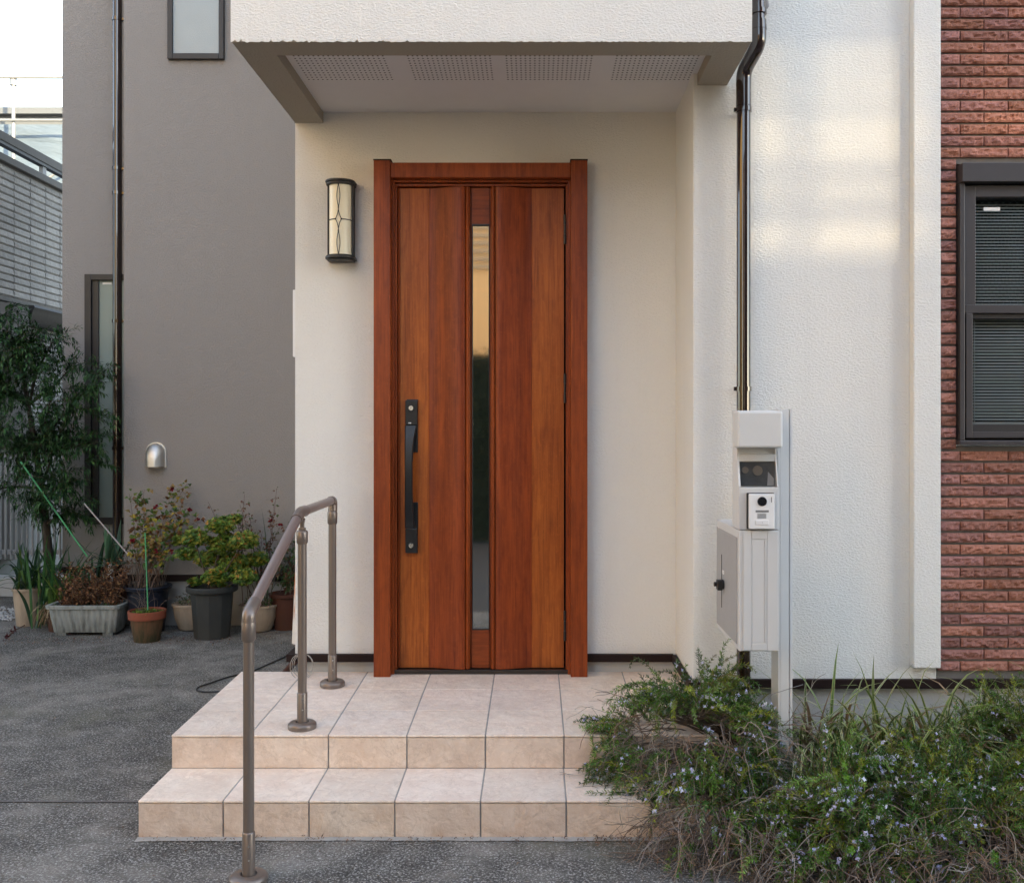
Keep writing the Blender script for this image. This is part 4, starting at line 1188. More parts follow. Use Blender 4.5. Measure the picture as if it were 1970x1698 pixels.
# ---------------------------------------------------------------- rosemary by the gate post
GREENS = [(0.085, 0.210, 0.022), (0.130, 0.285, 0.030), (0.045, 0.135, 0.018), (0.19, 0.33, 0.06), (0.27, 0.33, 0.03)]
def sprig(ne, st, fl, p, d, ln, droop, col, bloom):
    kb = U(0.30, 1.30); col = tuple(x * kb for x in col)
    n = max(5, int(ln / 0.018)); pts = wander(p, d, ln, n, 0.11, droop)
    # keep above the ground / steps
    q = []
    for a in pts:
        zf = 0.012 if not (a.x < 0.72 and a.y > 3.40) else (0.145 if a.y < 3.72 else 0.285)
        q.append(Vector((a.x, a.y, max(a.z, zf))))
    st.col = vary((0.17, 0.12, 0.085), 0.25); st.tube(q, [0.0016 - 0.0010 * i / n for i in range(n + 1)], 3, False)
    gap = 0.0048; L = 0
    for i in range(n):
        a, b = q[i], q[i + 1]; seg = (b - a).length; dd = (b - a).normalized() if seg > 1e-6 else Vector((0, 0, 1))
        k = max(1, int(seg / gap))
        for j in range(k):
            t = (j + U(0, 1)) / k; pp = a.lerp(b, t); frac = (i + t) / n
            if frac < 0.14: continue
            for w in range(3):
                o = (dd.orthogonal() if U(0, 1) < .5 else dd.cross(rdir())); o = (Matrix.Rotation(U(0, 6.28), 3, dd) @ o).normalized()
                nl = U(0.013, 0.024) * (1.15 - 0.45 * frac)
                ne.col = vary(col, 0.28) if U(0, 1) > .10 else vary((0.27 * kb, 0.34 * kb, 0.20 * kb), .2)
                dn = (o * 0.85 + dd * U(0.45, 0.95)).normalized(); s = dn.cross(rdir()).normalized() * 0.00135
                kk = len(ne.v); e = pp + dn * nl
                ne.v += [tuple(pp - s * .6), tuple(pp + s * .6), tuple(pp + dn * nl * .6 + s), tuple(e), tuple(pp + dn * nl * .6 - s)]
                ne.face((kk, kk + 1, kk + 2, kk + 3, kk + 4))
        if bloom and 0.25 < i / n < 0.9:
            for w in range(rnd.choice((0, 1, 2))):
                flower(fl, a + rdir() * 0.006, U(0.0065, 0.0105), rnd.choice(((0.56, 0.55, 0.84), (0.68, 0.68, 0.92), (0.80, 0.80, 0.95))), 4)
def rosemary(c, rx, ry, hz, n, label, root=None, bare=0.25, bloom=0.3, hang=0.9, sl=(0.10, 0.24), twigs=90, skip=None):
    t = thing("rosemary_bush", (c[0], c[1], 0.0), label, "shrub", "rosemary bushes by the gate post")
    ne, st, fl, tw = MB(), MB(), MB(), MB()
    root = Vector(root or (c[0], c[1] + ry * 0.2, 0.02))
    placed = 0
    while placed < n:
        a, r = U(0, 2 * math.pi), math.sqrt(U(0, 1))
        u, v = r * math.cos(a), r * math.sin(a)
        hh = math.sqrt(max(0, 1 - r * r))
        lump = 0.78 + 0.45 * mn.noise(Vector((u * 2.2 + c[0] * 5, v * 2.2, 0.3)))
        p = Vector((c[0] + rx * u, c[1] + ry * v, c[2] + hz * (hh * lump) * U(0.72, 1.0) + 0.02))
        if mn.noise(Vector((p.x * 8, p.y * 8, p.z * 8))) < (-0.26 if c[0] < 0.8 else -0.16): placed += 1; continue
        fl_ = mn.noise_vector(Vector((p.x * 4 + 9, p.y * 4, p.z * 4)))
        nrm = Vector((u / rx, v / ry, hh / hz * 0.8)).normalized()
        if skip and skip(p): continue
        if v > 0.55 and U(0, 1) < 0.5: placed += 1; continue
        d = (nrm * 0.8 + fl_ * 1.3 + Vector((U(-.3, .3), U(-.3, .3), U(0.0, 0.5))) + Vector((u, v, 0)) * 0.35).normalized()
        ln = U(*sl) * (1.2 if U(0, 1) < .15 else 1)
        sprig(ne, st, fl, p, d, ln, hang * U(0.2, 0.9) * (0.35 + r), rnd.choice(GREENS), U(0, 1) < bloom)
        if U(0, 1) < 0.45:   # the woody branch that carries it
            mid = root.lerp(p, 0.5) + Vector((U(-.05, .05), U(-.05, .05), 0.25 * (p - root).length))
            pts = []
            for i in range(9):
                s_ = i / 8; q = (1 - s_) ** 2 * root + 2 * s_ * (1 - s_) * mid + s_ * s_ * p; pts.append(q + rdir() * 0.006)
            tw.col = vary((0.13, 0.10, 0.08), 0.3); tw.tube(pts, [0.0045 - 0.0030 * i / 8 for i in range(9)], 4, False)
        placed += 1
    for i in range(twigs):    # dead, bare, tangled twigs hanging out of the front
        a = U(math.pi * 1.0, math.pi * 2.0); rr = U(0.35, 0.98)
        p = Vector((c[0] + rx * rr * math.cos(a), c[1] + ry * rr * math.sin(a), c[2] + hz * U(0.15, 0.75)))
        d = Vector((math.cos(a) * 0.8 + U(-.7, .7), math.sin(a) * 0.8, U(-0.7, 0.5)))
        n_ = rnd.randint(8, 14); pts = wander(p, d, U(0.12, 0.34), n_, 0.24, U(0.05, 0.45))
        pts = [Vector((q.x, q.y, max(q.z, 0.006 if not (q.x < 0.72 and q.y > 3.41) else 0.145))) for q in pts]
        tw.col = vary(rnd.choice(((0.22, 0.18, 0.15), (0.32, 0.27, 0.23), (0.13, 0.10, 0.08), (0.24, 0.16, 0.11))), 0.25)
        tw.tube(pts, [U(0.0012, 0.0022) * (1.1 - 0.6 * k / n_) for k in range(n_ + 1)], 4, False)
        for s_ in range(3):
            q = pts[rnd.randint(2, n_ - 1)]; pp = wander(q, rdir() + Vector((0, -.3, -.1)), U(0.04, 0.10), 5, 0.25, 0.2)
            tw.tube([Vector((z.x, z.y, max(z.z, 0.006))) for z in pp], [0.0011, 0.001, 0.0009, 0.0008, 0.0007, 0.0005], 3, False)
    for m_, nm, mt in ((ne, "needles", M['leaf']), (st, "stems", M['twig']), (tw, "branches", M['twig']), (fl, "flowers", M['petal'])):
        if m_.f: m_.build(nm, mt, t)
    return t
post_clear = lambda p: (0.85 < p.x < 0.99 and p.y < 3.72 and p.z > 0.16 and p.y > 3.42)
rosemary((0.64, 3.69, 0.10), 0.34, 0.30, 0.36, 800, "rosemary bush with pale blue flowers spilling over the end of the tiled steps", root=(0.86, 3.80, 0.1), bloom=0.22, hang=1.1, twigs=170, skip=post_clear)
rosemary((1.13, 3.30, 0.0), 0.38, 0.30, 0.26, 900, "low rosemary bush thick with pale flowers in front of the gate post foot", bloom=0.32, twigs=60, skip=post_clear)
rosemary((1.92, 3.58, 0.0), 0.36, 0.36, 0.42, 980, "tallest rosemary bush, nearly flowerless, in front of the brick wall", bloom=0.06, hang=0.6, twigs=50)
rosemary((1.52, 3.38, 0.0), 0.36, 0.28, 0.29, 620, "sparse rosemary with bare patches in front of the striped lily turf", bloom=0.12, hang=0.7, twigs=170)
rosemary((0.93, 3.22, 0.0), 0.24, 0.22, 0.13, 130, "trailing rosemary creeping over the tarmac below the gate post", bloom=0.3, hang=1.0, twigs=110)
rosemary((1.48, 3.10, 0.0), 0.46, 0.25, 0.20, 150, "mostly bare rosemary of tangled grey twigs nearest the street", bloom=0.10, hang=0.9, twigs=430)
rosemary((0.66, 3.33, 0.0), 0.22, 0.12, 0.24, 190, "drooping rosemary with bare brown twigs hanging over the end of the bottom step", root=(0.86, 3.45, 0.12), bloom=0.18, hang=1.5, twigs=230)
rosemary((2.45, 3.55, 0.0), 0.36, 0.40, 0.34, 200, "rosemary bush under the window of the brick wing", bloom=0.10, twigs=40)
# loose arching stems over the bush, and the tall upright one by the brick
t = thing("upright_rosemary", (1.90, 3.72, 0), "single tall upright rosemary stem standing against the brick wall", "shrub")
ne, st, fl = MB(), MB(), MB()
for (x, y, h) in ((WX(1937, 3.72), 3.72, 0.62), (WX(1930, 3.72), 3.76, 0.50), (WX(1950, 3.72), 3.70, 0.46)):
    sprig(ne, st, fl, Vector((x, y, 0.05)), Vector((0.02, 0, 1)), h - .05, -0.25, GREENS[1], True)
ne.build("needles", M['leaf'], t); st.build("stem", M['twig'], t); fl.build("flowers", M['petal'], t)

# planting bed
pb = MB()
def bed(u, v):
    x = 0.712 + 2.7 * u; y = 3.16 + 0.95 * v
    e = min(1, u * 8, v * 3.5); return (x, y + (0.05 * mn.noise(Vector((x * 3, 0, 0))) if v == 0 else 0), 0.003 + e * (0.035 + 0.02 * mn.noise(Vector((x * 6, y * 6, 0)))))
pb.grid(bed, 70, 26); tag(pb.build("planting_bed", M['soil'], smooth=True), kind="structure")
# fallen leaves and bits at the edge of the bed
lt = MB()
for i in range(760):
    x, y = rnd.choice(((U(-1.38, 0.70), 3.405 - abs(rnd.gauss(0, 0.02))), (U(0.20, 0.75), 3.41 - abs(rnd.gauss(0, 0.035))), (U(0.35, 1.8), 3.2 + rnd.gauss(0, 0.07))))
    lt.col = vary(rnd.choice(((0.10, 0.045, 0.025), (0.17, 0.09, 0.05), (0.06, 0.035, 0.025), (0.25, 0.16, 0.10))), .3)
    leaf(lt, Vector((x, y, U(0.006, 0.02))), Vector((U(-1, 1), U(-1, 1), U(-.1, .25))), Vector((0, 0, 1)), U(0.006, 0.022), U(0.002, 0.006), 0.2)
tag(lt.build("leaf_litter", M['straw']), "dry brown leaf litter and needles at the foot of the steps and bushes", "litter", kind="stuff")

# variegated lily turf along the wall
def turf(x, y, n, label):
    t = thing("lily_turf", (x, y, 0.03), label, "grass plant", "striped lily turf along the wall")
    m = MB()
    for i in range(n):
        a = U(0, 2 * math.pi); out = U(0.10, 0.75)
        d = Vector((math.cos(a) * out, math.sin(a) * out * 0.6 - 0.28, 1.0))
        g1 = vary(rnd.choice(((0.09, 0.17, 0.035), (0.13, 0.21, 0.045), (0.06, 0.12, 0.03))), .2); g2 = vary(rnd.choice(((0.46, 0.48, 0.22), (0.36, 0.42, 0.15), (0.55, 0.54, 0.32))), .15)
        if U(0, 1) < 0.12: g1 = g2 = vary((0.30, 0.20, 0.12), .3)
        ln = U(0.30, 0.60)
        strap(m, (x + U(-.045, .045), y + U(-.04, .04), 0.03), d, ln, U(0.010, 0.017), U(0.7, 1.9), g1, g2, 8)
    for v_i, v in enumerate(m.v):
        xx, yy, zz = v
        m.v[v_i] = (xx, min(yy, 4.075), max(zz, 0.02))
    m.build("leaves", M['leaf'], t)
place = ("nearest the gate post foot", "second clump from the gate post", "clump below the plain white wall", "clump just before the wall corner strip", "clump under the wall corner strip", "clump where the brick facing begins", "clump in front of the bricks", "clump under the brick wing window")
for i, x in enumerate((1.06, 1.20, 1.34, 1.47, 1.60, 1.74, 1.90, 2.10)):
    turf(x, 3.82 + U(-.06, .06), 135, "striped yellow green lily turf, " + place[i])
turf(0.83, 3.93, 26, "striped lily turf between the downpipe and the gate post")
t = thing("dry_stems", (1.72, 3.82, 0), "bundle of dead pale brown stems in front of the brick wall", "dead plant")
m = MB()
for i in range(130):
    p = Vector((1.70 + U(-.06, .06), 3.80 + U(-.05, .05), 0.03)); m.col = vary((0.30, 0.22, 0.16), .3)
    m.tube(wander(p, Vector((U(-.5, .5), U(-.6, .1), 1)), U(0.2, 0.42), 8, 0.18, 0.25), [0.0016 - 0.00012 * k for k in range(9)], 3, False)
m.build("stems", M['twig'], t)
t = thing("loose_wire", (0.95, 3.58, 0.30), "thin dark wire tied round the foot of the gate post", "wire")
m = MB(); m.tube([(WX(x, 3.585), 3.585 - 0.0, WZ(y, 3.585)) for x, y in ((1478, 1343), (1486, 1334), (1500, 1330), (1525, 1322), (1545, 1316))] , 0.0012, 5); m.build("wire_strand", M['grey_dark_plastic'], t)

# ---------------------------------------------------------------- pots
def pot(name, loc, prof, mat, label, cat="potted plant", n=40, sides=None, rim_mat=None, rim=None, soil_z=None, soil_r=None):
    t = thing(name, loc, label, cat)
    m = MB(); m.lathe(prof, loc, n, sides); body = m.build("pot", mat, t, smooth=True, angle=12 if sides else 35)
    if rim: m = MB(); m.lathe(rim, loc, n, sides if name == "x" else None); m.build("rim", rim_mat or mat, body, smooth=True, angle=35)
    m = MB(); k = 24; sz = soil_z; m.v.append((loc[0], loc[1], loc[2] + sz + .01))
    for i in range(k): m.v.append((loc[0] + soil_r * math.cos(2 * math.pi * i / k), loc[1] + soil_r * math.sin(2 * math.pi * i / k), loc[2] + sz))
    for i in range(k): m.face((0, 1 + i, 1 + (i + 1) % k))
    m.build("soil", M['soil'], t)
    return t
# black octagonal pot with azalea
px_, py_ = -2.215, 6.72
octs = lambda a: (math.cos(math.pi / 10) / math.cos(((a + 0.2) % (math.pi / 5)) - math.pi / 10))
az = pot("potted_azalea", (px_, py_, 0), [(0.118, 0), (0.122, 0.02), (0.146, 0.315), (0.146, 0.317)], M['pot_black'], "bushy lime green azalea in a tall black faceted pot", n=40, sides=octs,
         rim=[(0.146, 0.310), (0.168, 0.317), (0.173, 0.325), (0.172, 0.350), (0.166, 0.356), (0.155, 0.352), (0.150, 0.31)], soil_z=0.325, soil_r=0.152)
AZ = [(0.10, 0.20, 0.025), (0.20, 0.27, 0.03), (0.055, 0.13, 0.02), (0.32, 0.29, 0.04), (0.14, 0.22, 0.03)]
lf, bt = MB(), MB()
pads = []
for (qx, qy, r) in ((425, 1010, .10), (375, 1035, .10), (470, 1040, .10), (430, 1045, .12), (360, 1065, .08), (400, 1075, .10), (450, 1085, .13), (495, 1075, .085), (415, 1110, .09), (375, 1120, .05), (470, 1110, .09), (430, 1135, .07), (395, 1140, .05), (345, 1040, .06), (450, 1000, .06)):
    dd = py_ + U(-.16, .12); pads.append((Vector((WX(qx, dd), dd, WZ(qy, dd))), r))
for c_, r in pads:
    base = Vector((px_ + U(-.03, .03), py_ + U(-.03, .03), 0.34))
    bt.col = vary((0.10, 0.08, 0.065)); bt.tube([base, base.lerp(c_, .5) + rdir() * .04, c_], [0.006, 0.004, 0.002], 5, False)
    for i in range(int(5200 * r * r * 8) + 20):
        o = rdir() * r * U(0.2, 1.0) ** 0.6; o.z *= 0.62; p = c_ + o
        bt.col = vary((0.12, 0.09, 0.06)) if i % 6 == 0 else bt.col
        if i % 6 == 0: bt.tube([c_.lerp(p, 0.35), p], [0.0016, 0.0008], 3, False)
        col = vary(rnd.choice(AZ), .22)
        if U(0, 1) < .05: col = vary((0.45, 0.22, 0.04), .2)
        nn = (Vector((o.x, o.y, 0)) * 5 + Vector((0, -.2, .8)) + rdir() * .5).normalized(); a0 = nn.orthogonal().normalized()
        for k in range(5):
            d = Matrix.Rotation(k * 1.257 + U(-.3, .3), 3, nn) @ a0
            leaf(lf, p, d + nn * 0.5, nn, U(0.014, 0.024), U(0.008, 0.011), .1, col)
lf.build("foliage", M['leaf'], az); bt.build("branches", M['twig'], az)

def spiky_stems(t, base, r0, tops, leafcols, fl=None, leafn=26, lsz=(0.02, 0.038), bare=0.35, stemcol=(0.16, 0.11, 0.085), lw=0.75):
    st, lv, fw = MB(), MB(), MB()
    for tp in tops:
        tp = Vector(tp); b = Vector(base) + Vector((U(-r0, r0), U(-r0, r0), 0))
        m1 = b.lerp(tp, .5) + Vector((U(-.03, .03), U(-.03, .03), 0.03)); pts = []
        for i in range(11):
            s_ = i / 10; pts.append((1 - s_) ** 2 * b + 2 * s_ * (1 - s_) * m1 + s_ * s_ * tp + rdir() * 0.004)
        st.col = vary(stemcol, .25); st.tube(pts, [0.0032 - 0.0021 * i / 10 for i in range(11)], 4, False)
        for j in range(leafn):
            s_ = bare + (1 - bare) * (U(0, 1) ** 0.75); i = min(9, int(s_ * 10)); p = pts[i].lerp(pts[i + 1], s_ * 10 - i)
            d = (rdir() + Vector((0, 0, .2))).normalized(); q = p + d * U(0.01, 0.04)
            if j % 2: st.tube([p, q], [0.001, 0.0007], 3, False)
            lc = vary(rnd.choice(leafcols), .25)
            for k in range(rnd.choice((1, 3))):
                leaf(lv, q, (d + rdir() * .8), Vector((U(-.3, .3), -.5, 1)), U(*lsz), U(*lsz) * lw, .25, lc)
        if fl and U(0, 1) < fl[1]:
            for k in range(9): leaf(fw, tp, rdir() + Vector((0, -.2, .3)), rdir(), U(.018, .026), .020, .2, vary(fl[0], .25))
    st.build("stems", M['twig'], t)
    if lv.f: lv.build("leaves", M['leaf'], t)
    if fw.f: fw.build("blooms", M['petal'], t)
# navy pot with rose
nx, ny = -2.735, 6.92
rose = pot("potted_rose", (nx, ny, 0), [(0.110, 0), (0.142, 0.30), (0.142, 0.305)], M['pot_navy'], "leggy rose with yellowing leaves and dark red blooms in a navy pot",
           rim=[(0.142, 0.296), (0.158, 0.300), (0.162, 0.318), (0.156, 0.326), (0.146, 0.322), (0.140, 0.30)], soil_z=0.305, soil_r=0.144)
RC = [(0.16, 0.20, 0.03), (0.42, 0.33, 0.04), (0.07, 0.13, 0.03), (0.30, 0.20, 0.06), (0.20, 0.09, 0.035), (0.10, 0.17, 0.03)]
tops = [(WX(a, d), d, WZ(b, d)) for a, b, d in ((248, 948, 6.8), (277, 942, 6.85), (272, 955, 6.9), (300, 975, 6.9), (332, 940, 6.95), (360, 928, 7.0), (355, 955, 6.95), (340, 975, 6.85), (320, 990, 6.8), (262, 1000, 6.9), (290, 1020, 6.85), (310, 1035, 6.8), (350, 1000, 6.9), (366, 980, 6.95), (380, 1000, 6.9), (255, 1040, 6.8), (300, 1060, 6.8), (330, 1060, 6.8))]
spiky_stems(rose, (nx, ny, 0.32), 0.10, tops, RC, fl=((0.22, 0.006, 0.02), 0.45), leafn=24, lsz=(.026, .046), bare=0.42)
m = MB()
for i in range(60):
    b = Vector((nx + U(-.11, .11), ny + U(-.1, .1), .32)); m.col = vary((0.20, 0.15, 0.115), .3); m.tube(wander(b, Vector((U(-.3, .3), U(-.3, .3), 1)), U(.2, .45), 6, .08), [0.0018 - .0002 * k for k in range(7)], 3, False)
m.build("dead_canes", M['twig'], rose)
# terracotta
tx, ty = -2.615, 6.60
ter = pot("terracotta_pot", (tx, ty, 0), [(0.082, 0), (0.085, 0.006), (0.107, 0.158), (0.107, 0.16)], M['pot_terra_mossy'], "mossy terracotta pot with small green weeds and a green stake",
          rim=[(0.106, 0.152), (0.120, 0.154), (0.124, 0.200), (0.122, 0.207), (0.112, 0.207), (0.108, 0.17)], rim_mat=M['pot_terra'], soil_z=0.185, soil_r=0.11)
m = MB()
for i in range(240):
    a, r = U(0, 6.28), U(0, .105); p = Vector((tx + r * math.cos(a), ty + r * math.sin(a), .19)); leaf(m, p, rdir() + Vector((0, 0, .7)), Vector((0, 0, 1)), U(.015, .04), U(.006, .013), .3, vary(rnd.choice(AZ[:3]), .3))
m.build("weeds", M['leaf'], ter)
m = MB()
for i in range(16): m.col = vary((.2, .14, .11)); m.tube(wander((tx + U(-.06, .06), ty + U(-.06, .06), .19), Vector((U(-.9, .9), U(-.6, .2), 1)), U(.1, .34), 7, .2, .25), [.0016, .0015, .0014, .0012, .001, .0009, .0008, .0006], 3, False)
m.build("dry_twigs", M['twig'], ter)
sk = thing("green_stake", (WX(286, 6.58), 6.58, .2), "green garden stake standing in the terracotta pot", "stake")
m = MB(); m.tube([(WX(287, 6.58), 6.56, WZ(1172, 6.57)), (WX(277, 6.60), 6.62, WZ(1025, 6.6))], 0.0045, 8); m.build("rod", M['stake_green'], sk)
sk = thing("green_stake", (WX(165, 6.85), 6.85, .5), "long green stake slanting over the rectangular planter", "stake")
m = MB(); m.tube([(WX(168, 6.82), 6.82, WZ(1070, 6.82)), (WX(40, 6.75), 6.75, WZ(888, 6.75))], 0.0055, 8); m.build("rod", M['stake_green'], sk)
sk = thing("grey_stake", (WX(245, 6.8), 6.8, .5), "thin grey stake slanting in front of the drainpipe", "stake")
m = MB(); m.tube([(WX(248, 6.8), 6.8, WZ(1068, 6.8)), (WX(162, 6.8), 6.8, WZ(968, 6.8))], 0.0048, 8); m.build("rod", M['stake_grey'], sk)

# rectangular planter
PX0, PX1, PY0, PY1, PH = -3.372, -2.858, 6.72, 6.96, 0.215
pl = thing("rectangular_planter", ((PX0 + PX1) / 2, 6.84, 0), "weathered grey ribbed planter trough with a dried brown plant", "planter")
m = MB(); tpr = 0.028
def ringp(x0, x1, y0, y1, r, z, n=5):
    out = []
    for (cx, cy, a0) in ((x1 - r, y0 + r, -90), (x1 - r, y1 - r, 0), (x0 + r, y1 - r, 90), (x0 + r, y0 + r, 180)):
        for i in range(n + 1): a = R(a0 + 90 * i / n); out.append((cx + r * math.cos(a), cy + r * math.sin(a), z))
    return out
# ribbed front via dense outline
def rib_ring(k, z):
    x0, x1, y0, y1 = PX0 + 0.012 + k, PX1 - 0.012 - k, PY0 + 0.012 + k, PY1 - 0.012 - k; out = []; r = 0.03
    nseg = 96
    per = ringp(x0, x1, y0, y1, r, z, 4); L = [Vector(p) for p in per]; L.append(L[0]); ds = [0]
    for a, b in zip(L, L[1:]): ds.append(ds[-1] + (b - a).length)
    for i in range(nseg * 2):
        s_ = ds[-1] * i / (nseg * 2); j = max(jj for jj in range(len(ds) - 1) if ds[jj] <= s_); f_ = (s_ - ds[j]) / max(1e-9, ds[j + 1] - ds[j])
        p = L[j].lerp(L[j + 1], f_); c_ = Vector(((x0 + x1) / 2, (y0 + y1) / 2, z)); push = 0.0022 * (1 if (i // 3) % 2 else -1)
        dv = Vector((0, -1, 0)) if abs(p.y - y0) < .004 else Vector((0, 1, 0)) if abs(p.y - y1) < .004 else Vector((math.copysign(1, p.x - c_.x), 0, 0))
        out.append(p + dv * push)
    return out
levels = [rib_ring(tpr, 0.022), rib_ring(tpr * .3, 0.150), rib_ring(tpr * .1, PH - 0.022)]
n = len(levels[0]); base = 0
for L in levels: m.v += [tuple(p) for p in L]
for j in range(2):
    for i in range(n): m.face((j * n + i, j * n + (i + 1) % n, (j + 1) * n + (i + 1) % n, (j + 1) * n + i))
m.face(tuple(range(n))[::-1])
trough = m.build("trough", M['pot_grey'], pl, smooth=True, angle=40)
m = MB(); o1 = ringp(PX0, PX1, PY0, PY1, .035, PH - .026); o2 = ringp(PX0 - .004, PX1 + .004, PY0 - .004, PY1 + .004, .037, PH - .004); o3 = ringp(PX0 + .004, PX1 - .004, PY0 + .004, PY1 - .004, .033, PH); o4 = ringp(PX0 + .025, PX1 - .025, PY0 + .025, PY1 - .025, .02, PH - .003); o5 = ringp(PX0 + .028, PX1 - .028, PY0 + .028, PY1 - .028, .02, PH - .06); o0 = ringp(PX0 + .02, PX1 - .02, PY0 + .02, PY1 - .02, .02, PH - .024)
n = len(o1)
for o_ in (o0, o1, o2, o3, o4, o5): m.v += o_
for j in range(5):
    for i in range(n): m.face((j * n + i, j * n + (i + 1) % n, (j + 1) * n + (i + 1) % n, (j + 1) * n + i))
m.build("rim", M['pot_grey'], trough, smooth=True, angle=40)
for (a, b) in ((PX0 + .06, PX0 + .13), (PX1 - .13, PX1 - .06)):
    box_obj("foot", M['pot_grey'], trough, a, b, PY0 + .045, PY1 - .045, 0, .0215)
m = MB(); m.quad((PX0 + .03, PY0 + .03, PH - .03), (PX1 - .03, PY0 + .03, PH - .03), (PX1 - .03, PY1 - .03, PH - .03), (PX0 + .03, PY1 - .03, PH - .03)); m.build("soil", M['soil'], pl)
st, lv = MB(), MB()
for i in range(95):
    b = Vector((U(PX0 + .08, PX1 - .03), U(PY0 + .05, PY1 - .04), PH - .03)); h = U(.08, .40) * (0.55 + 0.6 * (b.x - PX0) / (PX1 - PX0)); pts = wander(b, Vector((U(-.5, .6), U(-.5, .3), 1)), h, 8, .16, .1)
    st.col = vary((.10, .065, .045), .3); st.tube(pts, [.0022 - .0002 * k for k in range(9)], 4, False)
    for j in range(30):
        p = pts[rnd.randint(2, 8)] + rdir() * U(.0, .035); leaf(lv, p, rdir(), rdir(), U(.012, .03), U(.008, .018), U(.3, .7), vary(rnd.choice(((.15, .07, .035), (.22, .10, .045), (.09, .05, .03), (.28, .16, .08), (.12, .055, .03))), .3))
st.build("dry_stems", M['twig'], pl); lv.build("withered_leaves", M['straw'], pl)
m = MB()
for i in range(90): leaf(m, Vector((U(PX0 + .04, PX1 - .04), U(PY0 + .03, PY1 - .05), PH - .025)), rdir() + Vector((0, -.2, .8)), Vector((0, 0, 1)), U(.02, .045), U(.006, .014), .2, vary(rnd.choice(((.06, .13, .04), (.09, .17, .05))), .3))
m.build("seedlings", M['leaf'], pl)
# beige pot with strap leaves
def straps(t, base, r0, n, ln, wd, cols, droop=(0.4, 1.4), spread=0.9, name="leaves", bias=(0, 0)):
    m = MB()
    for i in range(n):
        a = U(0, 6.28); o = U(.05, spread)
        strap(m, (base[0] + U(-r0, r0), base[1] + U(-r0, r0), base[2]), (math.cos(a) * o + bias[0], math.sin(a) * o + bias[1], 1), U(*ln), U(*wd), U(*droop), vary(rnd.choice(cols), .25), None, 8)
    m.build(name, M['leaf_gloss'], t)
bp_ = pot("strap_leaf_pot", (-3.69, 7.12, 0), [(0.070, 0), (0.076, 0.005), (0.094, 0.20), (0.098, 0.262), (0.099, 0.265)], M['pot_beige'], "arching green strap leaved plant in a slim beige pot",
          rim=[(0.098, .255), (0.106, .258), (0.107, .272), (0.101, .276), (.094, .262)], soil_z=.25, soil_r=.096)
SG = [(0.035, 0.095, 0.035), (0.05, 0.13, 0.04), (0.09, 0.17, 0.035), (0.03, 0.075, 0.035)]
straps(bp_, (-3.69, 7.12, .25), .06, 46, (.25, .48), (.014, .024), SG)
# dead grass in a brown pot
dg = pot("straw_pot", (-3.37, 6.93, 0), [(0.062, 0), (0.066, .004), (0.082, .13), (.083, .135)], M['pot_brown'], "small brown pot smothered in dead straw and a few yellow green blades", soil_z=.125, soil_r=.082)
m = MB()
for i in range(420):
    a = U(0, 6.28); up = U(0, 1) < .45; p = (-3.37 + U(-.075, .075), 6.93 + U(-.07, .07), U(.12, .20))
    strap(m, p, (math.cos(a), math.sin(a) - .3, U(.2, 1.2) if up else U(-.5, .3)), U(.06, .17), U(.003, .007), U(.8, 3.0), vary(rnd.choice(((.30, .21, .11), (.20, .13, .065), (.12, .075, .04), (.36, .28, .18))), .3), None, 5)
m.build("straw", M['straw'], dg)
straps(dg, (-3.37, 6.93, .18), .05, 12, (.15, .32), (.012, .018), [(.14, .20, .03), (.10, .18, .03)], (0.1, .6), .7)
# tall green blades (iris-like) behind the trough and the aloe-like tuft
ir = thing("blade_leaf_plant", (-3.35, 7.08, 0), "dense dark green blade leaved plant behind the trough", "plant")
straps(ir, (-3.40, 7.08, .02), .20, 80, (.35, .70), (.018, .034), SG, (.2, 1.2), .55)
al = thing("aloe_plant", (-3.10, 7.05, 0.1), "aloe with long grey green curving leaves below the slim window", "plant")
straps(al, (-3.06, 7.06, .42), .03, 26, (.22, .42), (.020, .034), [(.07, .15, .085), (.09, .18, .10), (.05, .12, .07)], (-.5, 1.3), 1.7)
m = MB(); m.lathe([(.10, 0), (.13, .33), (.135, .335), (.12, .33), (.0, .32)], (-3.08, 7.10, 0), 28); m.build("pot", M['pot_brown'], al, smooth=True, angle=35)
m = MB(); m.tube([(-3.07, 7.08, .30), (-3.06, 7.06, .45)], .018, 8); m.build("stalk", M['twig'], al)
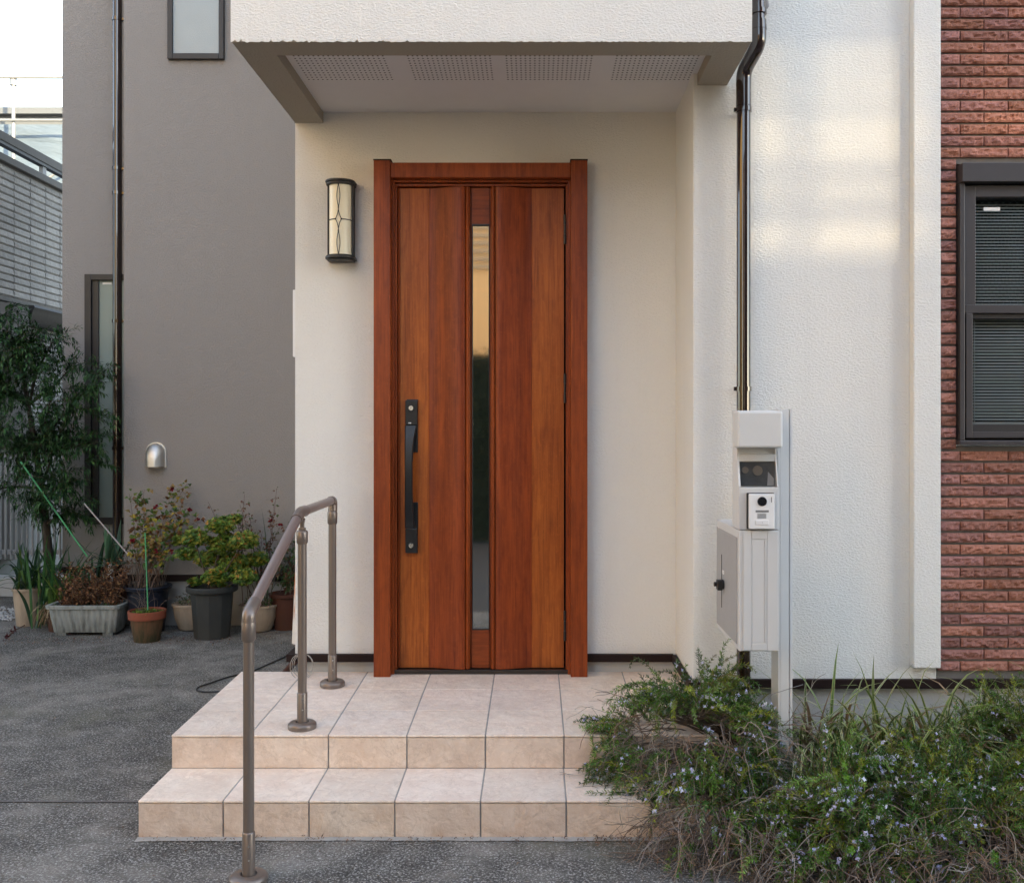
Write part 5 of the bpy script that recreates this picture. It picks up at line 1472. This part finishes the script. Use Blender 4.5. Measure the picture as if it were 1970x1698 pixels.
# beige bowls
for nm, lx, ly_, lab in (("bowl_pot", -2.445, 6.98, "round beige pot half hidden behind the black azalea pot"), ("bowl_pot", -1.955, 6.93, "round beige pot with straggly seedlings between the azalea and the white wall")):
    b_ = pot(nm, (lx, ly_, 0), [(0.075, 0), (0.090, .01), (0.118, .09), (0.130, .175), (.131, .18)], M['pot_beige'], lab,
             rim=[(.130, .170), (.137, .173), (.138, .186), (.132, .190), (.126, .175)], soil_z=.165, soil_r=.127)
    m = MB()
    for i in range(260): leaf(m, Vector((lx + U(-.1, .1), ly_ + U(-.09, .09), U(.17, .24))), rdir() + Vector((0, 0, .5)), Vector((0, 0, 1)), U(.012, .03), U(.007, .013), .3, vary(rnd.choice(((.05, .10, .03), (.09, .16, .04), (.12, .07, .03))), .3))
    m.build("seedlings", M['leaf'], b_)
    if lx > -2.2:
        tops = [(WX(a, d), d, WZ(b_2, d)) for a, b_2, d in ((400, 965, 6.85), (430, 1010, 6.8), (455, 995, 6.85), (458, 1000, 6.95), (470, 950, 6.9), (478, 985, 6.9), (462, 970, 7.0), (533, 940, 6.95), (528, 965, 6.9), (520, 1000, 6.9), (540, 1010, 6.9), (505, 1020, 6.85), (555, 1040, 6.9), (548, 1075, 6.85), (490, 1040, 6.8), (560, 1000, 6.9))]
        spiky_stems(b_, (lx, ly_, .18), .09, tops, [(.18, .10, .05), (.13, .06, .035), (.22, .08, .05), (.10, .13, .04), (.07, .11, .035)], fl=((0.22, 0.01, 0.02), .25), leafn=24, lsz=(.014, .026), bare=.35, stemcol=(.11, .065, .055))
        straps(b_, (lx + .05, ly_, .18), .04, 7, (.5, .8), (.007, .010), [(.05, .09, .04)], (.1, .6), .5, "long_blades", (.1, 0))
# brown pots by the white corner
for lx, ly_, r, h, lab in ((-1.775, 7.0, .11, .25, "brown pot standing by the corner of the white house"),):
    b_ = pot("brown_pot", (lx, ly_, 0), [(r * .75, 0), (r, h - .01), (r * 1.01, h)], M['pot_brown'], lab, rim=[(r, h - .02), (r * 1.12, h - .015), (r * 1.13, h + .006), (r, h + .008), (r * .95, h - .02)], soil_z=h - .03, soil_r=r)
    tops = [(WX(a, 7.0), 7.0 + U(-.06, .06), WZ(b2, 7.0)) for a, b2 in ((545, 1060), (560, 1040), (565, 1085), (535, 1090), (552, 1110), (570, 1060))]
    spiky_stems(b_, (lx, ly_, h), .06, tops, [(.05, .10, .035), (.08, .14, .04), (.14, .07, .04)], leafn=40, lsz=(.018, .034), bare=.15)
# ---------------------------------------------------------------- bushy dark tree on the far left
tr = thing("bushy_tree", (-3.33, 7.10, 0), "dark green willow leaved tree reaching across the slim window", "tree")
tk, lv, tw = MB(), MB(), MB()
DT = 6.95
tips = []
def P(px, py, d): return Vector((WX(px, d), d, WZ(py, d)))
main = [P(95, 1080, 7.3), P(88, 1010, 7.28), P(80, 940, 7.2), P(70, 870, 7.15), P(55, 780, 7.1), P(40, 700, 7.1), P(35, 620, 7.1)]
tk.col = (.085, .07, .06); tk.tube([Vector((main[0].x, main[0].y, 0))] + main, [.042, .036, .032, .027, .022, .017, .011, .005], 10)
limbs = [(2, (150, 760)), (3, (200, 720)), (3, (140, 840)), (4, (110, 650)), (3, (190, 850)), (4, (20, 640)), (2, (20, 860)), (4, (5, 740)), (3, (100, 770)), (5, (70, 640)), (2, (130, 930)), (1, (160, 990)), (3, (-40, 820)), (4, (-60, 700)), (5, (-30, 620)), (2, (-50, 940)), (4, (150, 700)), (3, (60, 850)), (1, (60, 960))]
anchors = []
for (k, (ex, ey)) in limbs:
    s0 = main[k]; e = P(ex, ey, DT + U(-.15, .25)); md = s0.lerp(e, .5) + Vector((0, U(-.08, .05), U(0.0, .10)))
    pts = []
    for i in range(9): s_ = i / 8; pts.append((1 - s_) ** 2 * s0 + 2 * s_ * (1 - s_) * md + s_ * s_ * e + rdir() * .008)
    tk.col = vary((.08, .065, .05)); tk.tube(pts, [.012 - .0011 * i for i in range(9)], 5, False)
    anchors += pts[3:]
LC = [(.014, .050, .014), (.022, .075, .020), (.038, .110, .026), (.010, .036, .012), (.058, .135, .038)]
def fern(p, d, ln, ls=(.035, .062)):
    pts = wander(p, d, ln, 6, .10, .35)
    tw.col = (.07, .06, .04); tw.tube(pts, [.0016, .0014, .0012, .001, .0009, .0007, .0005], 3, False)
    for i in range(1, 7):
        dd = (pts[i] - pts[i - 1]).normalized()
        for w in range(3):
            o = Matrix.Rotation(U(0, 6.28), 3, dd) @ dd.orthogonal().normalized()
            leaf(lv, pts[i - 1].lerp(pts[i], U(0, 1)), (o * .8 + dd * .9 + Vector((0, 0, -.15))), Vector((0, 0, 1)), U(*ls), U(.009, .014), .15, vary(rnd.choice(LC), .3))
for a_ in anchors:
    for k in range(7): fern(a_ + rdir() * U(0, .05), rdir() + Vector((0.1, -.3, .25)), U(.10, .20))
for i in range(430):
    ex, ey = U(-60, 130), U(640, 1010)
    if ex > 115 + 45 * math.sin(ey / 45) or (ex < 55 and ey > 880) : continue
    fern(P(ex, ey, DT + U(-.22, .28)), rdir() + Vector((0, -.2, .3)), U(.08, .18))
for (ex, ey) in ((160, 735), (185, 715), (205, 705), (195, 790), (205, 800), (190, 830), (180, 880), (205, 885), (150, 740), (170, 780), (150, 900), (20, 600), (28, 590), (150, 920), (165, 960)):
    for k in range(4): fern(P(ex - 18, ey + 8, 6.9), Vector((1.0, -.1, U(-.1, .5))), U(.12, .18))
tk.build("trunk", M['twig'], tr, smooth=True, angle=180); tw.build("twigs", M['twig'], tr); lv.build("foliage", M['leaf_gloss'], tr)

# ---------------------------------------------------------------- small things on the ground
gv = MB()
for i in range(900):
    x, y = U(-4.6, -3.62), U(7.25, 7.55); r = U(.006, .014); z = .004 + r * .5 + .05 * max(0, (y - 7.25) / .3) * U(.2, 1)
    k = len(gv.v); v = U(.7, 1.15)
    for q in ((1, 0, 0), (-1, 0, 0), (0, 1, 0), (0, -1, 0), (0, 0, .7), (0, 0, -.7)):
        dq = Vector(q) * r * U(.8, 1.25); gv.v.append((x + dq.x, y + dq.y, z + dq.z))
    for f_ in ((0, 2, 4), (2, 1, 4), (1, 3, 4), (3, 0, 4), (2, 0, 5), (1, 2, 5), (3, 1, 5), (0, 3, 5)): gv.face(tuple(k + j for j in f_))
tag(gv.build("white_gravel", M['gravel_white']), "white gravel heaped beside the slim beige pot", "gravel", kind="stuff")
lt = MB()
for i in range(260):
    x, y = U(-3.6, -1.5), 6.55 + abs(rnd.gauss(0, .18)) - .08
    leaf(lt, Vector((x, y, U(.004, .012))), Vector((U(-1, 1), U(-1, 1), U(-.1, .3))), Vector((0, 0, 1)), U(.008, .028), U(.004, .012), .3, vary(rnd.choice(((.16, .08, .04), (.26, .15, .08), (.09, .05, .03), (.2, .05, .04))), .3))
tag(lt.build("fallen_leaves", M['straw']), "scattered fallen leaves round the feet of the flower pots", "leaves", kind="stuff")
db = thing("dead_branch", (WX(25, 6.7), 6.6, 0), "dark red dead sprig lying on the tarmac near the straw pot", "twig")
m = MB(); bw_ = [Vector((WX(a, 1.44 * F / (b - 822)), 1.44 * F / (b - 822), .015)) for a, b in ((80, 1190), (50, 1205), (25, 1218), (12, 1232))]
m.col = (.12, .06, .045); m.tube(bw_, .003, 5); m.build("stem", M['twig'], db)
m = MB()
for i in range(30): leaf(m, bw_[rnd.randint(1, 3)] + rdir() * .015, rdir() + Vector((0, 0, .3)), rdir(), U(.02, .04), .015, .3, vary((.07, .008, .012), .4))
m.build("leaves", M['straw'], db)
cb = thing("black_cable", (-1.6, 4.3, 0), "thin dark cable looping on the tarmac beside the porch", "cable")
cp_ = []
for a, b in ((552, 1262), (520, 1276), (480, 1293), (440, 1302), (405, 1314), (382, 1322), (380, 1328), (400, 1331), (440, 1329)):
    d = (CZ - .006) * F / (b - 822); cp_.append(Vector((WX(a, d), d, .008)))
sm_ = []
for i in range(len(cp_) - 1):
    p0, p1, p2, p3 = cp_[max(0, i - 1)], cp_[i], cp_[i + 1], cp_[min(len(cp_) - 1, i + 2)]
    for k in range(5):
        t_ = k / 5; sm_.append(0.5 * ((2 * p1) + (p2 - p0) * t_ + (2 * p0 - 5 * p1 + 4 * p2 - p3) * t_ ** 2 + (3 * p1 - p0 - 3 * p2 + p3) * t_ ** 3))
m = MB(); m.tube(sm_ + [cp_[-1]], .0045, 6); m.build("cord", M['black_metal'], cb, smooth=True)
wb = thing("wire_coil", (-1.06, 4.52, .28), "loose coil of thin pale wire behind the middle handrail post", "wire")
m = MB()
for j in range(3):
    pts = [(-1.075 + .045 * math.cos(t_ / 14 * 6.28 + j) * (1 + .1 * j), 4.555 - .02 * j, .335 + .050 * math.sin(t_ / 14 * 6.28 + j) * (1 + .12 * j)) for t_ in range(15)]; m.tube(pts, .0016, 5)
m.build("strands", simple("pale wire", (.35, .33, .30), .5), wb, smooth=True)
lp = thing("brown_pipe_offcut", (-1.2, 4.6, .1), "short brown pipe leaning under the corner of the white house", "pipe")
m = MB(); m.tube([(WX(545, 4.9), 4.9, .20), (WX(575, 4.66), 4.66, .345)], .016, 12); m.build("tube", M['pot_brown'], lp, smooth=True, angle=60)
rb = thing("rusty_board", (-1.17, 5.0, .38), "white board streaked with orange rust leaning on the flank of the white house", "board")
def rust():
    t = NT("rust streaked white"); n = t.noise(1.0, 4, .7, t.mapping((60, 60, 4))); z = t.sep()[2]
    t.set(color=t.mix((.74, .73, .70), (.50, .17, .035), t.math('MULTIPLY', t.ramp(n, [(.42, 0), (.55, 1)]), t.ramp(z, [(0.12, 0), (.18, 1)]))), rough=.7); return t.mat
m = MB(); m.v += [(-1.131, 4.70, .39), (-1.131, 4.78, .39), (-1.131, 4.78, 1.02), (-1.131, 4.70, 1.02), (-1.166, 4.70, .40), (-1.166, 4.78, .40), (-1.136, 4.78, 1.02), (-1.139, 4.70, 1.02)]
for q in ((0, 1, 2, 3), (7, 6, 5, 4), (0, 3, 7, 4), (1, 5, 6, 2), (3, 2, 6, 7), (0, 4, 5, 1)): m.face(q)
m.build("panel", rust(), rb, recalc=True)

# ---------------------------------------------------------------- hedge across the street (mirrored in the glass)
hd = thing("street_hedge", (0, -2.6, 0), "dark green hedge across the street, mirrored in the lower glass strip of the door", "hedge")
m = MB(); m.box(-1.8, 0.4, -3.6, -3.0, 0, 2.35); m.build("hedge_core", simple("hedge dark", (.018, .025, .012), .9), hd)
m = MB()
for i in range(4200):
    p = Vector((U(-1.8, 0.4), -2.98 + U(-.04, .06), U(.02, 2.42))); leaf(m, p, rdir() + Vector((0, .5, .2)), Vector((0, 0, 1)), U(.04, .08), U(.025, .04), .2, vary((.030, .048, .018), .4))
m.build("foliage", M['leaf'], hd)

tr2 = thing("reflection_tree", (6.6, -5.2, 0), "tall dark evergreen added across the street to darken the reflection in the brick wing window", "tree")  # tree added to darken what the window reflects
m = MB(); m.tube([(6.6, -5.2, 0), (6.6, -5.2, 4.8)], [.14, .04], 10); m.build("trunk", M['twig'], tr2)
m = MB()
for i in range(9000):
    o = rdir() * U(.6, 1.0); p = Vector((6.6 + o.x * 1.25, -5.2 + o.y * .9, 2.9 + o.z * 2.6)); leaf(m, p, rdir(), Vector((0, 0, 1)), U(.09, .18), U(.06, .10), .2, vary((.022, .045, .018), .4))
m.build("crown", M['leaf'], tr2)

# grit, small stones and the odd leaf lying on the paving
gt = MB()
for i in range(1500):
    x, y = U(-3.2, 1.3), U(2.85, 6.5)
    if -1.42 < x < 3 and 3.38 < y: continue
    if U(0, 1) < 0.8:
        r = U(.0015, .0045); k = len(gt.v); v = U(.5, 1.3); gt.col = (.34 * v, .33 * v, .31 * v)
        for q in ((1, 0, 0), (-1, 0, 0), (0, 1, 0), (0, -1, 0), (0, 0, .8)): gt.v.append((x + q[0] * r * U(.7, 1.3), y + q[1] * r * U(.7, 1.3), .003 + max(0, q[2]) * r))
        for f_ in ((0, 2, 4), (2, 1, 4), (1, 3, 4), (3, 0, 4)): gt.face(tuple(k + j for j in f_))
    else:
        leaf(gt, Vector((x, y, U(.004, .009))), Vector((U(-1, 1), U(-1, 1), U(-.1, .25))), Vector((0, 0, 1)), U(.006, .02), U(.003, .008), .3, vary(rnd.choice(((.16, .08, .04), (.24, .16, .09), (.08, .05, .03))), .3))
tag(gt.build("paving_grit", M['straw']), "loose grit and tiny dry leaves scattered over the grey tarmac", "grit", kind="stuff")
